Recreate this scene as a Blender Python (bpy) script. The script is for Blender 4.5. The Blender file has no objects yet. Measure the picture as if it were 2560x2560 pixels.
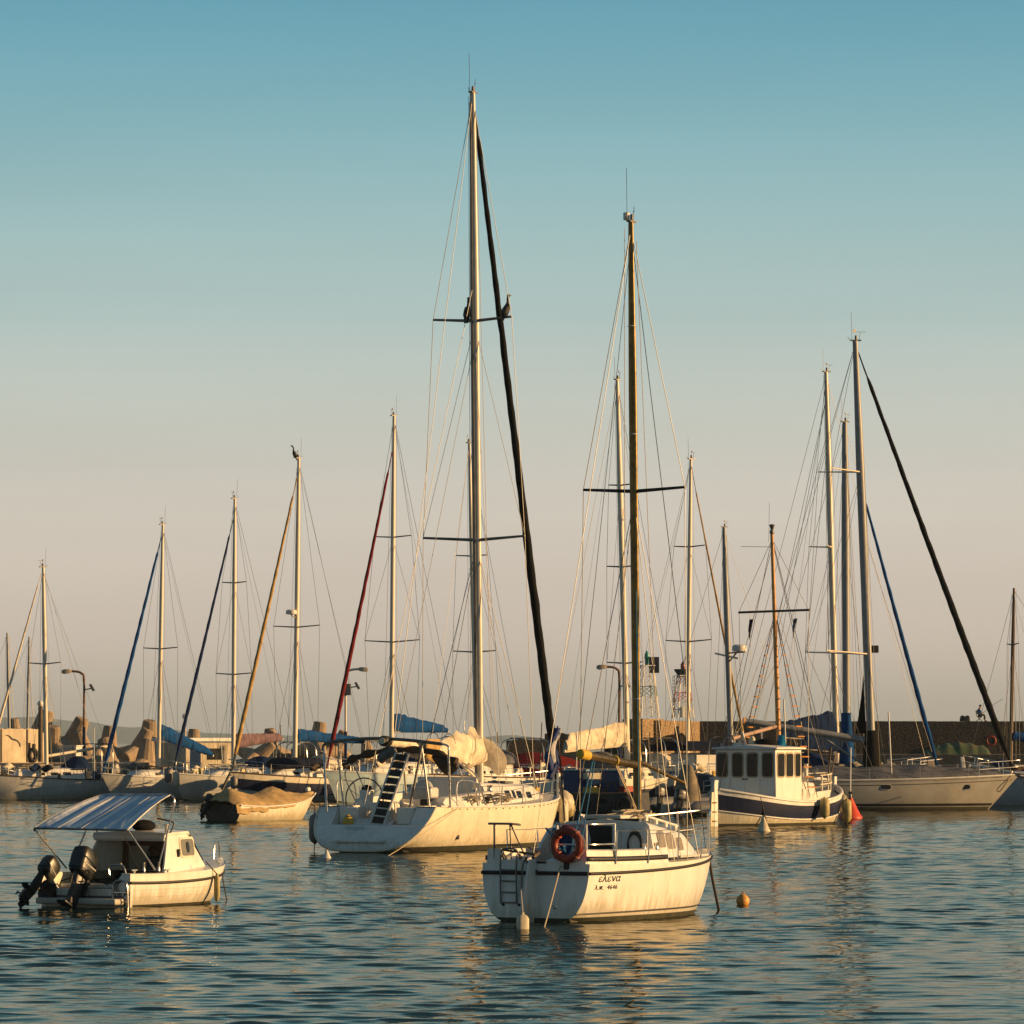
import bpy, bmesh, math, random
import numpy as np
from mathutils import Vector, Matrix, noise
R = math.radians
random.seed(7)
sc = bpy.context.scene

# ------------------------------------------------------------------ camera, sky, sun, exposure
HCAM, HOR, LENS = 3.2, 1855.0, 170.0
F = LENS / 36.0 * 2560.0
cam = bpy.data.objects.new('camera', bpy.data.cameras.new('camera'))
sc.collection.objects.link(cam)
cam.location = (0, 0, HCAM)
cam.rotation_euler = (R(90), 0, 0)
cam.data.lens = LENS
cam.data.sensor_width = 36
cam.data.shift_y = (HOR - 1280) / 2560
cam.data.clip_start = 1
cam.data.clip_end = 60000
sc.camera = cam

SUN_AZ, SUN_EL = R(93.0), R(12.0)          # azimuth clockwise from the view direction (+Y)
sun_dir = Vector((math.sin(SUN_AZ) * math.cos(SUN_EL), math.cos(SUN_AZ) * math.cos(SUN_EL), math.sin(SUN_EL)))
sl = bpy.data.lights.new('sun', 'SUN')
sl.energy = 5.0
sl.angle = R(0.5)
sl.color = (1.0, 0.60, 0.25)
so = bpy.data.objects.new('sun', sl)
sc.collection.objects.link(so)
so.location = (60, 60, 60)
so.rotation_euler = (-sun_dir).to_track_quat('-Z', 'Y').to_euler()

world = bpy.data.worlds.new('World')
sc.world = world
world.use_nodes = True
wn, wl = world.node_tree.nodes, world.node_tree.links
wn.clear()
w_out = wn.new('ShaderNodeOutputWorld')
w_bg = wn.new('ShaderNodeBackground')
w_sky = wn.new('ShaderNodeTexSky')
w_sky.sky_type = 'NISHITA'
w_sky.sun_disc = False
w_sky.sun_elevation = SUN_EL
w_sky.sun_rotation = SUN_AZ
w_sky.air_density = 1.0
w_sky.dust_density = 2.0
w_tc = wn.new('ShaderNodeTexCoord')
w_sep = wn.new('ShaderNodeSeparateXYZ')
w_ramp = wn.new('ShaderNodeValToRGB')       # dusty evening sky: warm at the horizon, teal blue a few degrees up
SKY = [(0.0, (.335, .274, .222)), (0.021, (.480, .402, .342)), (0.046, (.495, .440, .380)), (0.071, (.390, .417, .380)), (0.087, (.325, .402, .385)),
       (0.120, (.178, .338, .365)), (0.153, (.066, .245, .335)), (0.175, (.030, .130, .185)), (0.20, (.016, .070, .105)), (0.32, (.012, .045, .070)), (0.55, (.026, .064, .098)), (1.0, (.045, .085, .125))]
cr = w_ramp.color_ramp
cr.interpolation = 'B_SPLINE'
while len(cr.elements) < len(SKY):
    cr.elements.new(0.5)
for e, (p, c) in zip(cr.elements, SKY):
    e.position = p
    e.color = (c[0], c[1], c[2], 1)
w_scale = wn.new('ShaderNodeVectorMath'); w_scale.operation = 'SCALE'; w_scale.inputs['Scale'].default_value = 8.6
w_nsc = wn.new('ShaderNodeVectorMath'); w_nsc.operation = 'SCALE'; w_nsc.inputs['Scale'].default_value = 0.10
w_add = wn.new('ShaderNodeVectorMath'); w_add.operation = 'ADD'
wl.new(w_tc.outputs['Generated'], w_sep.inputs[0])
wl.new(w_sep.outputs['Z'], w_ramp.inputs[0])
w_mp = wn.new('ShaderNodeMapping'); w_mp.inputs['Scale'].default_value = (3.0, 3.0, 26.0)   # faint uneven bands of haze
w_nz = wn.new('ShaderNodeTexNoise'); w_nz.inputs['Scale'].default_value = 1.6; w_nz.inputs['Detail'].default_value = 5
w_mr = wn.new('ShaderNodeMapRange'); w_mr.inputs[1].default_value = .3; w_mr.inputs[2].default_value = .7; w_mr.inputs[3].default_value = .955; w_mr.inputs[4].default_value = 1.035
w_mul = wn.new('ShaderNodeVectorMath'); w_mul.operation = 'SCALE'
wl.new(w_tc.outputs['Generated'], w_mp.inputs[0]); wl.new(w_mp.outputs[0], w_nz.inputs['Vector'])
wl.new(w_nz.outputs['Fac'], w_mr.inputs[0]); wl.new(w_mr.outputs[0], w_mul.inputs['Scale'])
wl.new(w_ramp.outputs[0], w_mul.inputs[0]); wl.new(w_mul.outputs[0], w_scale.inputs[0])
wl.new(w_sky.outputs[0], w_nsc.inputs[0])
wl.new(w_scale.outputs[0], w_add.inputs[0])
wl.new(w_nsc.outputs[0], w_add.inputs[1])
wl.new(w_add.outputs[0], w_bg.inputs['Color'])
w_bg.inputs['Strength'].default_value = 0.1
wl.new(w_bg.outputs[0], w_out.inputs['Surface'])

sc.view_settings.view_transform = 'Standard'
sc.view_settings.look = 'None'
sc.view_settings.exposure = 0.58
sc.view_settings.gamma = 1.0
sc.render.engine = 'CYCLES'
sc.cycles.max_bounces = 8
sc.cycles.volume_bounces = 0
sc.cycles.caustics_reflective = False
sc.cycles.caustics_refractive = False

# ------------------------------------------------------------------ placing
def D(py):                                  # distance of a point on the water seen at image row py
    return F * HCAM / (py - HOR)
def WP(px, py, d):                          # a point of the place, d metres ahead of the camera
    return Vector(((px - 1280) * d / F, d, HCAM + (HOR - py) * d / F))
class Frame:
    """a boat's own axes: +X to the bow, +Y to port; origin at the stern on the water"""
    def __init__(s, x, y, deg):
        s.o = Vector((x, y, 0)); s.deg = deg
        a = R(deg)
        s.f = Vector((math.sin(a), math.cos(a), 0)); s.p = Vector((-math.cos(a), math.sin(a), 0))
    def loc(s, w):
        v = w - s.o
        return Vector((v.dot(s.f), v.dot(s.p), v.z))
    def world(s, a, b, z):
        return s.o + s.f * a + s.p * b + Vector((0, 0, z))
    def px(s, px, py, a=0.0, b=0.0):        # local point seen at px,py at the depth of local (a,b)
        return s.loc(WP(px, py, s.world(a, b, 0).y))
    @property
    def rz(s):
        return math.atan2(s.f.y, s.f.x)

def link(o):
    sc.collection.objects.link(o); return o
def tag(o, label=None, cat=None, group=None, kind=None):
    if label: o['label'] = label
    if cat: o['category'] = cat
    if group: o['group'] = group
    if kind: o['kind'] = kind
    return o
def thing(name, label, cat, loc=(0, 0, 0), rz=0.0, group=None):
    o = link(bpy.data.objects.new(name, None))
    o.location = loc; o.rotation_euler = (0, 0, rz); o.empty_display_size = 0.3
    return tag(o, label, cat, group)
def boat_root(name, label, cat, fr, group=None):
    return thing(name, label, cat, fr.o, fr.rz, group)

# ------------------------------------------------------------------ materials
MATS = {}
def mat(name, col, rough=.5, metal=0.0, var=.12, vscale=3.0, bump=0.0, bscale=20.0, dirt=None, dirt_amt=.35, streak=False, spec=.5, hue2=None, coat=0.0, slime=False):
    if name in MATS: return MATS[name]
    m = bpy.data.materials.new(name); m.use_nodes = True
    n, l = m.node_tree.nodes, m.node_tree.links
    b = n['Principled BSDF']
    b.inputs['Roughness'].default_value = rough
    b.inputs['Metallic'].default_value = metal
    b.inputs['Specular IOR Level'].default_value = spec
    b.inputs['Coat Weight'].default_value = coat
    tc = n.new('ShaderNodeTexCoord')
    nz = n.new('ShaderNodeTexNoise'); nz.inputs['Scale'].default_value = vscale; nz.inputs['Detail'].default_value = 6; nz.inputs['Roughness'].default_value = .62
    l.new(tc.outputs['Object'], nz.inputs['Vector'])
    rp = n.new('ShaderNodeValToRGB')
    c2 = hue2 or tuple(c * (1 - 2.2 * var) for c in col)
    rp.color_ramp.elements[0].position = .30; rp.color_ramp.elements[0].color = (max(0, c2[0]), max(0, c2[1]), max(0, c2[2]), 1)
    rp.color_ramp.elements[1].position = .62; rp.color_ramp.elements[1].color = (*[min(1, c * (1 + .5 * var)) for c in col], 1)
    l.new(nz.outputs['Fac'], rp.inputs[0])
    last = rp.outputs[0]
    if dirt:
        mp = n.new('ShaderNodeMapping'); mp.inputs['Scale'].default_value = (6, 6, .7) if streak else (2, 2, 2)
        n2 = n.new('ShaderNodeTexNoise'); n2.inputs['Scale'].default_value = 1.0; n2.inputs['Detail'].default_value = 8; n2.inputs['Roughness'].default_value = .7
        l.new(tc.outputs['Object'], mp.inputs[0]); l.new(mp.outputs[0], n2.inputs['Vector'])
        r2 = n.new('ShaderNodeValToRGB')
        r2.color_ramp.elements[0].position = .50; r2.color_ramp.elements[0].color = (0, 0, 0, 1)
        r2.color_ramp.elements[1].position = .80; r2.color_ramp.elements[1].color = (dirt_amt,) * 3 + (1,)
        l.new(n2.outputs['Fac'], r2.inputs[0])
        mx = n.new('ShaderNodeMix'); mx.data_type = 'RGBA'
        l.new(r2.outputs[0], mx.inputs[0]); l.new(last, mx.inputs[6]); mx.inputs[7].default_value = (*dirt, 1)
        last = mx.outputs[2]
    if slime:      # weed and scum creeping up from the waterline, in uneven runs
        sz = n.new('ShaderNodeSeparateXYZ'); l.new(tc.outputs['Object'], sz.inputs[0])
        mp4 = n.new('ShaderNodeMapping'); mp4.inputs['Scale'].default_value = (8.5, 8.5, .8)
        n4 = n.new('ShaderNodeTexNoise'); n4.inputs['Scale'].default_value = 1.0; n4.inputs['Detail'].default_value = 7
        l.new(tc.outputs['Object'], mp4.inputs[0]); l.new(mp4.outputs[0], n4.inputs['Vector'])
        m4 = n.new('ShaderNodeMath'); m4.operation = 'MULTIPLY_ADD'; m4.inputs[1].default_value = -1.1; l.new(n4.outputs['Fac'], m4.inputs[0]); l.new(sz.outputs['Z'], m4.inputs[2])
        r4 = n.new('ShaderNodeMapRange'); r4.inputs[1].default_value = -.42; r4.inputs[2].default_value = -.12; r4.inputs[3].default_value = .45; r4.inputs[4].default_value = 0
        l.new(m4.outputs[0], r4.inputs[0])
        mx4 = n.new('ShaderNodeMix'); mx4.data_type = 'RGBA'
        l.new(r4.outputs[0], mx4.inputs[0]); l.new(last, mx4.inputs[6]); mx4.inputs[7].default_value = (.30, .24, .10, 1)
        last = mx4.outputs[2]
    l.new(last, b.inputs['Base Color'])
    r3 = n.new('ShaderNodeMapRange'); r3.inputs[3].default_value = max(.03, rough - .1); r3.inputs[4].default_value = min(1, rough + .14)
    l.new(nz.outputs['Fac'], r3.inputs[0]); l.new(r3.outputs[0], b.inputs['Roughness'])
    if bump:
        n3 = n.new('ShaderNodeTexNoise'); n3.inputs['Scale'].default_value = bscale; n3.inputs['Detail'].default_value = 5
        l.new(tc.outputs['Object'], n3.inputs['Vector'])
        bp = n.new('ShaderNodeBump'); bp.inputs['Strength'].default_value = bump; bp.inputs['Distance'].default_value = .02
        l.new(n3.outputs['Fac'], bp.inputs['Height']); l.new(bp.outputs[0], b.inputs['Normal'])
    MATS[name] = m
    return m
WHITE = mat('white gelcoat', (.74, .72, .66), .32, var=.05, vscale=1.3, dirt=(.42, .30, .15), dirt_amt=.55, streak=True, coat=.2, slime=True)
CREAM = mat('cream gelcoat', (.70, .64, .50), .38, var=.07, vscale=1.2, dirt=(.36, .25, .12), dirt_amt=.6, streak=True, slime=True)
GREYH = mat('grey white gelcoat', (.56, .56, .53), .4, var=.08, vscale=.9, dirt=(.26, .20, .12), dirt_amt=.6, streak=True, slime=True)
PALEB = mat('pale blue gelcoat', (.42, .55, .60), .35, var=.06, dirt=(.25, .25, .22), dirt_amt=.3, streak=True)
DECK = mat('deck paint', (.58, .55, .48), .7, var=.12, vscale=4, dirt=(.25, .19, .11), dirt_amt=.4)
NAVY = mat('navy paint', (.007, .014, .048), .6, var=.2, dirt=(.04, .04, .06), dirt_amt=.35, streak=True, spec=.2)
NAVYD = mat('dark navy paint', (.008, .015, .035), .5, var=.2)
BLACK = mat('black rubber', (.008, .0075, .007), .6, var=.3)
ANTIF = mat('dark antifouling', (.022, .022, .016), .8, var=.35, vscale=5, hue2=(.05, .05, .018))
BOOT = mat('black boot stripe', (.012, .012, .014), .5)
REDAF = mat('worn red bottom paint', (.24, .06, .03), .7, var=.25, hue2=(.30, .20, .06))
ALU = mat('anodised aluminium', (.55, .50, .42), .45, .15, var=.08, vscale=2)
ALUW = mat('white painted mast', (.70, .62, .48), .4, .0, var=.06, vscale=2, dirt=(.35, .27, .18), dirt_amt=.4)
ALUG = mat('grey mast', (.24, .25, .26), .5, .2, var=.1)
GOLDM = mat('dark bronze mast', (.15, .10, .028), .33, .65, var=.3, vscale=6, hue2=(.06, .042, .014))
WOODM = mat('varnished wood', (.58, .26, .045), .38, 0, var=.22, vscale=5, coat=.3)
WOODD = mat('dark weathered wood', (.10, .065, .04), .7, var=.3)
BROWNM = mat('brown mast', (.13, .07, .028), .5, var=.2)
STEEL = mat('stainless tube', (.62, .60, .56), .25, .9, var=.05)
DSTEEL = mat('dull steel', (.17, .16, .145), .5, .5, var=.2)
WIRE = mat('rigging wire', (.15, .145, .135), .45, .6, var=.1)
GLASS = mat('dark window glass', (.010, .011, .010), .12, var=.2, spec=.25)
AMBER = mat('yellowed acrylic window', (.27, .20, .09), .2, var=.2, vscale=8)
ROPE = mat('pale rope', (.50, .42, .30), .85, var=.2, vscale=30)
ROPEB = mat('blue rope', (.03, .17, .32), .85, var=.2, vscale=30)
ROPED = mat('dark rope', (.06, .05, .04), .9, var=.2)
def cloth(name, col, **k):
    return mat(name, col, .88, var=k.pop('var', .20), vscale=k.pop('vscale', 2.6), bump=.9, bscale=6, spec=.15, **k)
BLUEC = cloth('blue canvas', (.004, .060, .21))
BLUED = cloth('dark blue canvas', (.008, .026, .085))
NAVYC = cloth('navy canvas', (.007, .011, .030))
CREAMC = cloth('cream sailcloth', (.70, .61, .46))
PURPC = cloth('faded mauve canvas', (.20, .13, .15))
BLACKC = cloth('black canvas', (.007, .007, .008))
TANC = cloth('tan sailcloth', (.45, .29, .11))
REDC = cloth('dark red canvas', (.16, .012, .014))
BROWNC = cloth('brown canvas', (.085, .060, .040))
TARP = cloth('sandy tarpaulin', (.46, .32, .15), dirt=(.18, .12, .06), dirt_amt=.5)
GREYC = cloth('grey tarpaulin', (.12, .125, .14))
BIMI = cloth('striped awning', (.42, .50, .60), hue2=(.30, .40, .54))
ORANGE = mat('orange plastic', (.25, .030, .009), .5, var=.15, dirt=(.3, .05, .02))
YELLOW = mat('yellow plastic', (.62, .40, .035), .45, var=.15)
BUOYO = mat('orange yellow buoy', (.68, .33, .06), .5, var=.2, dirt=(.25, .12, .05))
BUOYR = mat('red buoy', (.55, .05, .018), .5, var=.15, dirt=(.2, .03, .02))
FEND = mat('grimy white fender', (.60, .54, .40), .5, var=.15, dirt=(.25, .18, .08), dirt_amt=.6, streak=True)
FENDY = mat('stained yellow fender', (.42, .35, .14), .55, var=.25, dirt=(.18, .13, .04), dirt_amt=.6, streak=True)
FENDG = mat('grey fender', (.20, .18, .16), .5, var=.2)
CONC = mat('weathered concrete', (.36, .27, .18), .9, var=.18, vscale=.9, bump=.5, bscale=6, dirt=(.13, .095, .065), dirt_amt=.75)
CONCL = mat('pale rendered concrete', (.52, .45, .33), .9, var=.15, vscale=.8, bump=.4, bscale=5, dirt=(.20, .14, .08), dirt_amt=.75, streak=True)
ROCK = mat('dark breakwater rock', (.10, .08, .06), .95, var=.3, vscale=.6, bump=1.0, bscale=1.2)
RUST = mat('rusty steel', (.17, .085, .045), .8, var=.3)
GREYP = mat('grey plastic', (.10, .10, .10), .5, var=.2)
MOTOR = mat('black outboard paint', (.016, .018, .02), .35, var=.2, dirt=(.10, .09, .06), dirt_amt=.4)
GREYR = mat('grey inflatable rubber', (.14, .145, .15), .6, var=.12)
WPAINT = mat('white paint', (.68, .67, .63), .5, var=.08, dirt=(.30, .24, .15), dirt_amt=.45, streak=True)
RPAINT = mat('red paint', (.42, .035, .02), .5, var=.2)
GPAINT = mat('green glass', (.02, .25, .18), .3)
GLOBE = mat('white globe', (.75, .68, .60), .35, var=.04)
SKIN = mat('skin', (.30, .17, .10), .6)
SHIRT = mat('blue shirt', (.02, .16, .42), .9)
TROUS = mat('dark trousers', (.02, .02, .025), .9)
FEATH = mat('black feathers', (.016, .015, .013), .6, var=.3, vscale=20)
NETG = mat('green fishing net', (.016, .085, .035), .95, var=.5, vscale=3, bump=1.0, bscale=12, hue2=(.12, .05, .02))

def stone_mat(name, c1, c2, mortar, sx=1.0):
    m = bpy.data.materials.new(name); m.use_nodes = True
    n, l = m.node_tree.nodes, m.node_tree.links
    b = n['Principled BSDF']; b.inputs['Roughness'].default_value = .95
    tc = n.new('ShaderNodeTexCoord'); mp = n.new('ShaderNodeMapping'); mp.inputs['Scale'].default_value = (1.1 * sx, 1.1 * sx, 2.0 * sx)
    vo = n.new('ShaderNodeTexVoronoi'); vo.feature = 'F1'; vo.inputs['Scale'].default_value = 1.4
    ve = n.new('ShaderNodeTexVoronoi'); ve.feature = 'DISTANCE_TO_EDGE'; ve.inputs['Scale'].default_value = 1.4
    l.new(tc.outputs['Object'], mp.inputs[0]); l.new(mp.outputs[0], vo.inputs['Vector']); l.new(mp.outputs[0], ve.inputs['Vector'])
    sp = n.new('ShaderNodeSeparateColor'); l.new(vo.outputs['Color'], sp.inputs[0])
    mx = n.new('ShaderNodeMix'); mx.data_type = 'RGBA'; mx.inputs[6].default_value = (*c1, 1); mx.inputs[7].default_value = (*c2, 1)
    l.new(sp.outputs[0], mx.inputs[0])
    r = n.new('ShaderNodeValToRGB'); r.color_ramp.elements[0].position = .02; r.color_ramp.elements[1].position = .10
    l.new(ve.outputs['Distance'], r.inputs[0])
    m2 = n.new('ShaderNodeMix'); m2.data_type = 'RGBA'; m2.inputs[6].default_value = (*mortar, 1)
    l.new(r.outputs[0], m2.inputs[0]); l.new(mx.outputs[2], m2.inputs[7])
    l.new(m2.outputs[2], b.inputs['Base Color'])
    bp = n.new('ShaderNodeBump'); bp.inputs['Strength'].default_value = .9; bp.inputs['Distance'].default_value = .08
    l.new(r.outputs[0], bp.inputs['Height']); l.new(bp.outputs[0], b.inputs['Normal'])
    return m
STONE_SHADED = stone_mat('shaded rubble masonry', (.066, .050, .038), (.036, .030, .026), (.026, .022, .018), 1.9)  # faces turned from the sun: their shade is put into the stone colour
STONE_LIT = stone_mat('sunlit rubble masonry', (.40, .27, .14), (.27, .19, .10), (.19, .13, .08), 2.0)  # sunlit copy of the wall stone, its brightness put into the colour

# ------------------------------------------------------------------ mesh building
class MB:
    def __init__(s): s.bm = bmesh.new()
    def box(s, c, d, rot=None, mi=0):
        r = bmesh.ops.create_cube(s.bm, size=1.0)
        M = Matrix.Translation(Vector(c)) @ (rot.to_4x4() if rot else Matrix.Identity(4)) @ Matrix.Diagonal((d[0], d[1], d[2], 1))
        bmesh.ops.transform(s.bm, matrix=M, verts=r['verts'])
        if mi:
            for v in r['verts']:
                for f in v.link_faces: f.material_index = mi
        return s
    def tube(s, pts, r, seg=8, mi=0, cap=True, sx=1.0):
        pts = [Vector(p) for p in pts]
        n = len(pts)
        rr = r if isinstance(r, (list, tuple)) else [r] * n
        prev = None; rings = []
        for i, p in enumerate(pts):
            t = (pts[min(i + 1, n - 1)] - pts[max(i - 1, 0)])
            t = t.normalized() if t.length > 1e-9 else Vector((0, 0, 1))
            if prev is None:
                u = t.cross(Vector((0, 1, 0)) if abs(t.y) < .9 else Vector((1, 0, 0))).normalized()
            else:
                u = (prev - t * prev.dot(t)).normalized()
            prev = u
            w = t.cross(u)
            rings.append([s.bm.verts.new(p + (u * math.cos(2 * math.pi * k / seg) * sx + w * math.sin(2 * math.pi * k / seg)) * rr[i]) for k in range(seg)])
        for a, b in zip(rings, rings[1:]):
            for k in range(seg):
                f = s.bm.faces.new((a[k], a[(k + 1) % seg], b[(k + 1) % seg], b[k])); f.smooth = True; f.material_index = mi
        if cap:
            for ring in (rings[0], rings[-1]):
                f = s.bm.faces.new(ring); f.material_index = mi
        return s
    def rings(s, rings, cap=True, smooth=True, mi=0, closed=True):
        vs = [[s.bm.verts.new(Vector(p)) for p in r] for r in rings]
        n = len(vs[0])
        for a, b in zip(vs, vs[1:]):
            for k in range(n if closed else n - 1):
                f = s.bm.faces.new((a[k], a[(k + 1) % n], b[(k + 1) % n], b[k])); f.smooth = smooth; f.material_index = mi
        if cap:
            for r in (vs[0], vs[-1]):
                f = s.bm.faces.new(r); f.material_index = mi
        return s
    def sphere(s, c, r, u=14, v=10, mi=0):
        r = (r, r, r) if not isinstance(r, (tuple, list)) else r
        g = bmesh.ops.create_uvsphere(s.bm, u_segments=u, v_segments=v, radius=1)
        bmesh.ops.transform(s.bm, matrix=Matrix.Translation(Vector(c)) @ Matrix.Diagonal((r[0], r[1], r[2], 1)), verts=g['verts'])
        for vv in g['verts']:
            for f in vv.link_faces: f.smooth = True; f.material_index = mi
        return s
    def lathe(s, prof, c=(0, 0, 0), seg=16, mi=0, M=None):
        c = Vector(c); M = M or Matrix.Identity(3)
        rg = [[c + M @ Vector((r * math.cos(2 * math.pi * k / seg), r * math.sin(2 * math.pi * k / seg), z)) for k in range(seg)] for r, z in prof]
        return s.rings(rg, mi=mi)
    def torus(s, c, R_, r, M=None, seg=28, ss=8, mi=0, arc=1.0):
        c = Vector(c); M = M or Matrix.Identity(3)
        n = seg if arc >= 1 else seg + 1
        rg = []
        for i in range(n):
            a = 2 * math.pi * arc * i / seg
            rg.append([c + M @ Vector(((R_ + r * math.cos(2 * math.pi * k / ss)) * math.cos(a), (R_ + r * math.cos(2 * math.pi * k / ss)) * math.sin(a), r * math.sin(2 * math.pi * k / ss))) for k in range(ss)])
        if arc >= 1: rg.append(rg[0])
        s.rings(rg, cap=arc < 1, mi=mi)
        bmesh.ops.remove_doubles(s.bm, verts=s.bm.verts, dist=1e-5)
        return s
    def plate(s, c, u, v, w, h, t, rad=.0, mi=0, seg=4):
        """a flat plate, w along u by h along v, thickness t along u x v, with rounded corners"""
        c = Vector(c); u = Vector(u).normalized(); v = Vector(v); v = (v - u * v.dot(u)).normalized(); nn = u.cross(v)
        pl = []
        rad = min(rad, w / 2 - 1e-4, h / 2 - 1e-4)
        if rad <= 0:
            pl = [(-w / 2, -h / 2), (w / 2, -h / 2), (w / 2, h / 2), (-w / 2, h / 2)]
        else:
            for (cx, cy, a0) in ((w / 2 - rad, h / 2 - rad, 0), (-w / 2 + rad, h / 2 - rad, 90), (-w / 2 + rad, -h / 2 + rad, 180), (w / 2 - rad, -h / 2 + rad, 270)):
                for k in range(seg + 1):
                    a = R(a0 + 90 * k / seg); pl.append((cx + rad * math.cos(a), cy + rad * math.sin(a)))
        return s.rings([[c + u * x + v * y + nn * z for x, y in pl] for z in (-t / 2, t / 2)], smooth=False, mi=mi)
    def prism(s, poly, off, mi=0):
        off = Vector(off)
        return s.rings([[Vector(p) for p in poly], [Vector(p) + off for p in poly]], smooth=False, mi=mi)
    def grid(s, rows, mi=0, smooth=True):
        return s.rings(rows, cap=False, closed=False, smooth=smooth, mi=mi)
    def build(s, name, m, parent=None, bevel=0.0, solid=0.0):
        bmesh.ops.recalc_face_normals(s.bm, faces=s.bm.faces)
        me = bpy.data.meshes.new(name); s.bm.to_mesh(me); s.bm.free()
        me.set_sharp_from_angle(angle=R(48))
        for x in (m if isinstance(m, (list, tuple)) else [m]): me.materials.append(x)
        o = link(bpy.data.objects.new(name, me))
        if parent is not None: o.parent = parent
        if solid:
            md = o.modifiers.new('solid', 'SOLIDIFY'); md.thickness = solid; md.offset = 0
        if bevel:
            md = o.modifiers.new('bevel', 'BEVEL'); md.width = bevel; md.segments = 2; md.limit_method = 'ANGLE'
        return o
def tube(name, pts, r, m, parent=None, seg=8, sx=1.0):
    return MB().tube(pts, r, seg, sx=sx).build(name, m, parent)
def box(name, c, d, m, parent=None, bevel=.0, rot=None):
    return MB().box(c, d, rot).build(name, m, parent, bevel)
def lerp(a, b, t): return a + (b - a) * t
def V(*a): return Vector(a)
def arc_pts(pts, n=8):
    """smooth curve through points (Catmull-Rom)"""
    P = [Vector(p) for p in pts]; P = [P[0] * 2 - P[1]] + P + [P[-1] * 2 - P[-2]]
    out = []
    for i in range(1, len(P) - 2):
        for k in range(n):
            t = k / n; a, b, c, d = P[i - 1:i + 3]
            out.append(.5 * ((2 * b) + (c - a) * t + (2 * a - 5 * b + 4 * c - d) * t * t + (3 * b - a - 3 * c + d) * t ** 3))
    out.append(P[-2]); return out
def sag(p0, p1, s, n=10):
    p0, p1 = Vector(p0), Vector(p1)
    return [p0.lerp(p1, i / n) - Vector((0, 0, s * 4 * (i / n) * (1 - i / n))) for i in range(n + 1)]

# ------------------------------------------------------------------ hulls and rigs
class Hull:
    def __init__(s, L, B, zs, zk, wt=.7, tm=.45, rb=.6, rs=0., e0=.5, e1=.95, k=2.1, wb=0.0):
        s.__dict__.update(locals())
    def q(s, v, t):
        a, b, c = v
        return a * (1 - t) * (1 - 2 * t) + 4 * b * t * (1 - t) + c * t * (2 * t - 1)
    def sheer(s, t): return s.q(s.zs, t)
    def W(s, t):
        h = s.B / 2
        if t < s.tm: return h * (s.wt + (1 - s.wt) * math.sin(math.pi / 2 * t / s.tm))
        u = (t - s.tm) / (1 - s.tm)
        return h * max(s.wb, 1 - u ** s.k)
    def pt(s, t, v, side=-1):
        zs, zk = s.sheer(t), s.q(s.zk, t)
        a = v * math.pi / 2
        e = lerp(s.e0, s.e1, t ** 1.5)
        y = s.W(t) * max(0, math.cos(a)) ** e
        z = zs - (zs - zk) * math.sin(a)
        h = (zs - z) / max(.2, s.sheer(1.0))
        x = s.L * t - s.rb * t ** 4 * h - s.rs * (1 - t) ** 3 * h
        return Vector((x, side * y, z))
    def at_z(s, t, z, side=-1, out=0.0):
        lo, hi = 0.0, 1.0
        for _ in range(30):
            m = (lo + hi) / 2
            if s.pt(t, m, side).z > z: lo = m
            else: hi = m
        p = s.pt(t, lo, side); p.y += side * out
        return p
    def build(s, root, mats, bands, nt=30, transom=None, tmat=None):
        """bands: list of (v_upto, material index) from the sheer down"""
        vs = [0.0]
        for vu, _ in bands:
            n = max(1, int(round((vu - vs[-1]) / .09)))
            v0 = vs[-1]
            vs += [v0 + (vu - v0) * (i + 1) / n for i in range(n)]
        mb = MB(); bm = mb.bm
        ts = [i / nt for i in range(nt + 1)]
        cols = []
        for t in ts:
            cols.append(([bm.verts.new(s.pt(t, v, -1)) for v in vs], [bm.verts.new(s.pt(t, v, 1)) for v in vs]))
        for (a, b) in zip(cols, cols[1:]):
            for sd in (0, 1):
                for j in range(len(vs) - 1):
                    f = bm.faces.new((a[sd][j], b[sd][j], b[sd][j + 1], a[sd][j + 1])); f.smooth = True
                    vm = (vs[j] + vs[j + 1]) / 2
                    for vu, mi in bands:
                        if vm <= vu: f.material_index = mi; break
        bmesh.ops.remove_doubles(bm, verts=bm.verts, dist=1e-4)
        o = mb.build('hull', mats, root)
        if transom is None: transom = s.wt > .15
        if transom:
            ring = [s.pt(0, v, -1) for v in vs] + [s.pt(0, v, 1) for v in reversed(vs)]
            tb = MB()
            tb.rings([[p + Vector((.0, 0, 0)) for p in ring], [p + Vector((.03, 0, 0)) for p in ring]], smooth=False)
            tb.build('transom', tmat or mats[0], root)
        return o
    def deck(s, root, m, t0=0.0, t1=1.0, dz=-.03, camber=.05, name='deck', nt=20):
        rows = []
        for i in range(nt + 1):
            t = lerp(t0, t1, i / nt); w = s.W(t); p = s.pt(t, 0)
            rows.append([Vector((p.x, -w * c * .995, p.z + dz + camber * (1 - c * c))) for c in (1, .6, .2, -.2, -.6, -1)])
        return MB().grid(rows).build(name, m, root)
    def rail_line(s, side, t0, t1, dz=0.0, out=0.0, n=24):
        r = []
        for i in range(n + 1):
            t = lerp(t0, t1, i / n); p = s.pt(t, 0, side); p.z += dz; p.y += side * out; r.append(p)
        return r
    def v_line(s, side, zf, t0=0, t1=1, out=.012, n=28):
        return [s.at_z(lerp(t0, t1, i / n), zf(lerp(t0, t1, i / n)), side, out) for i in range(n + 1)]

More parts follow.
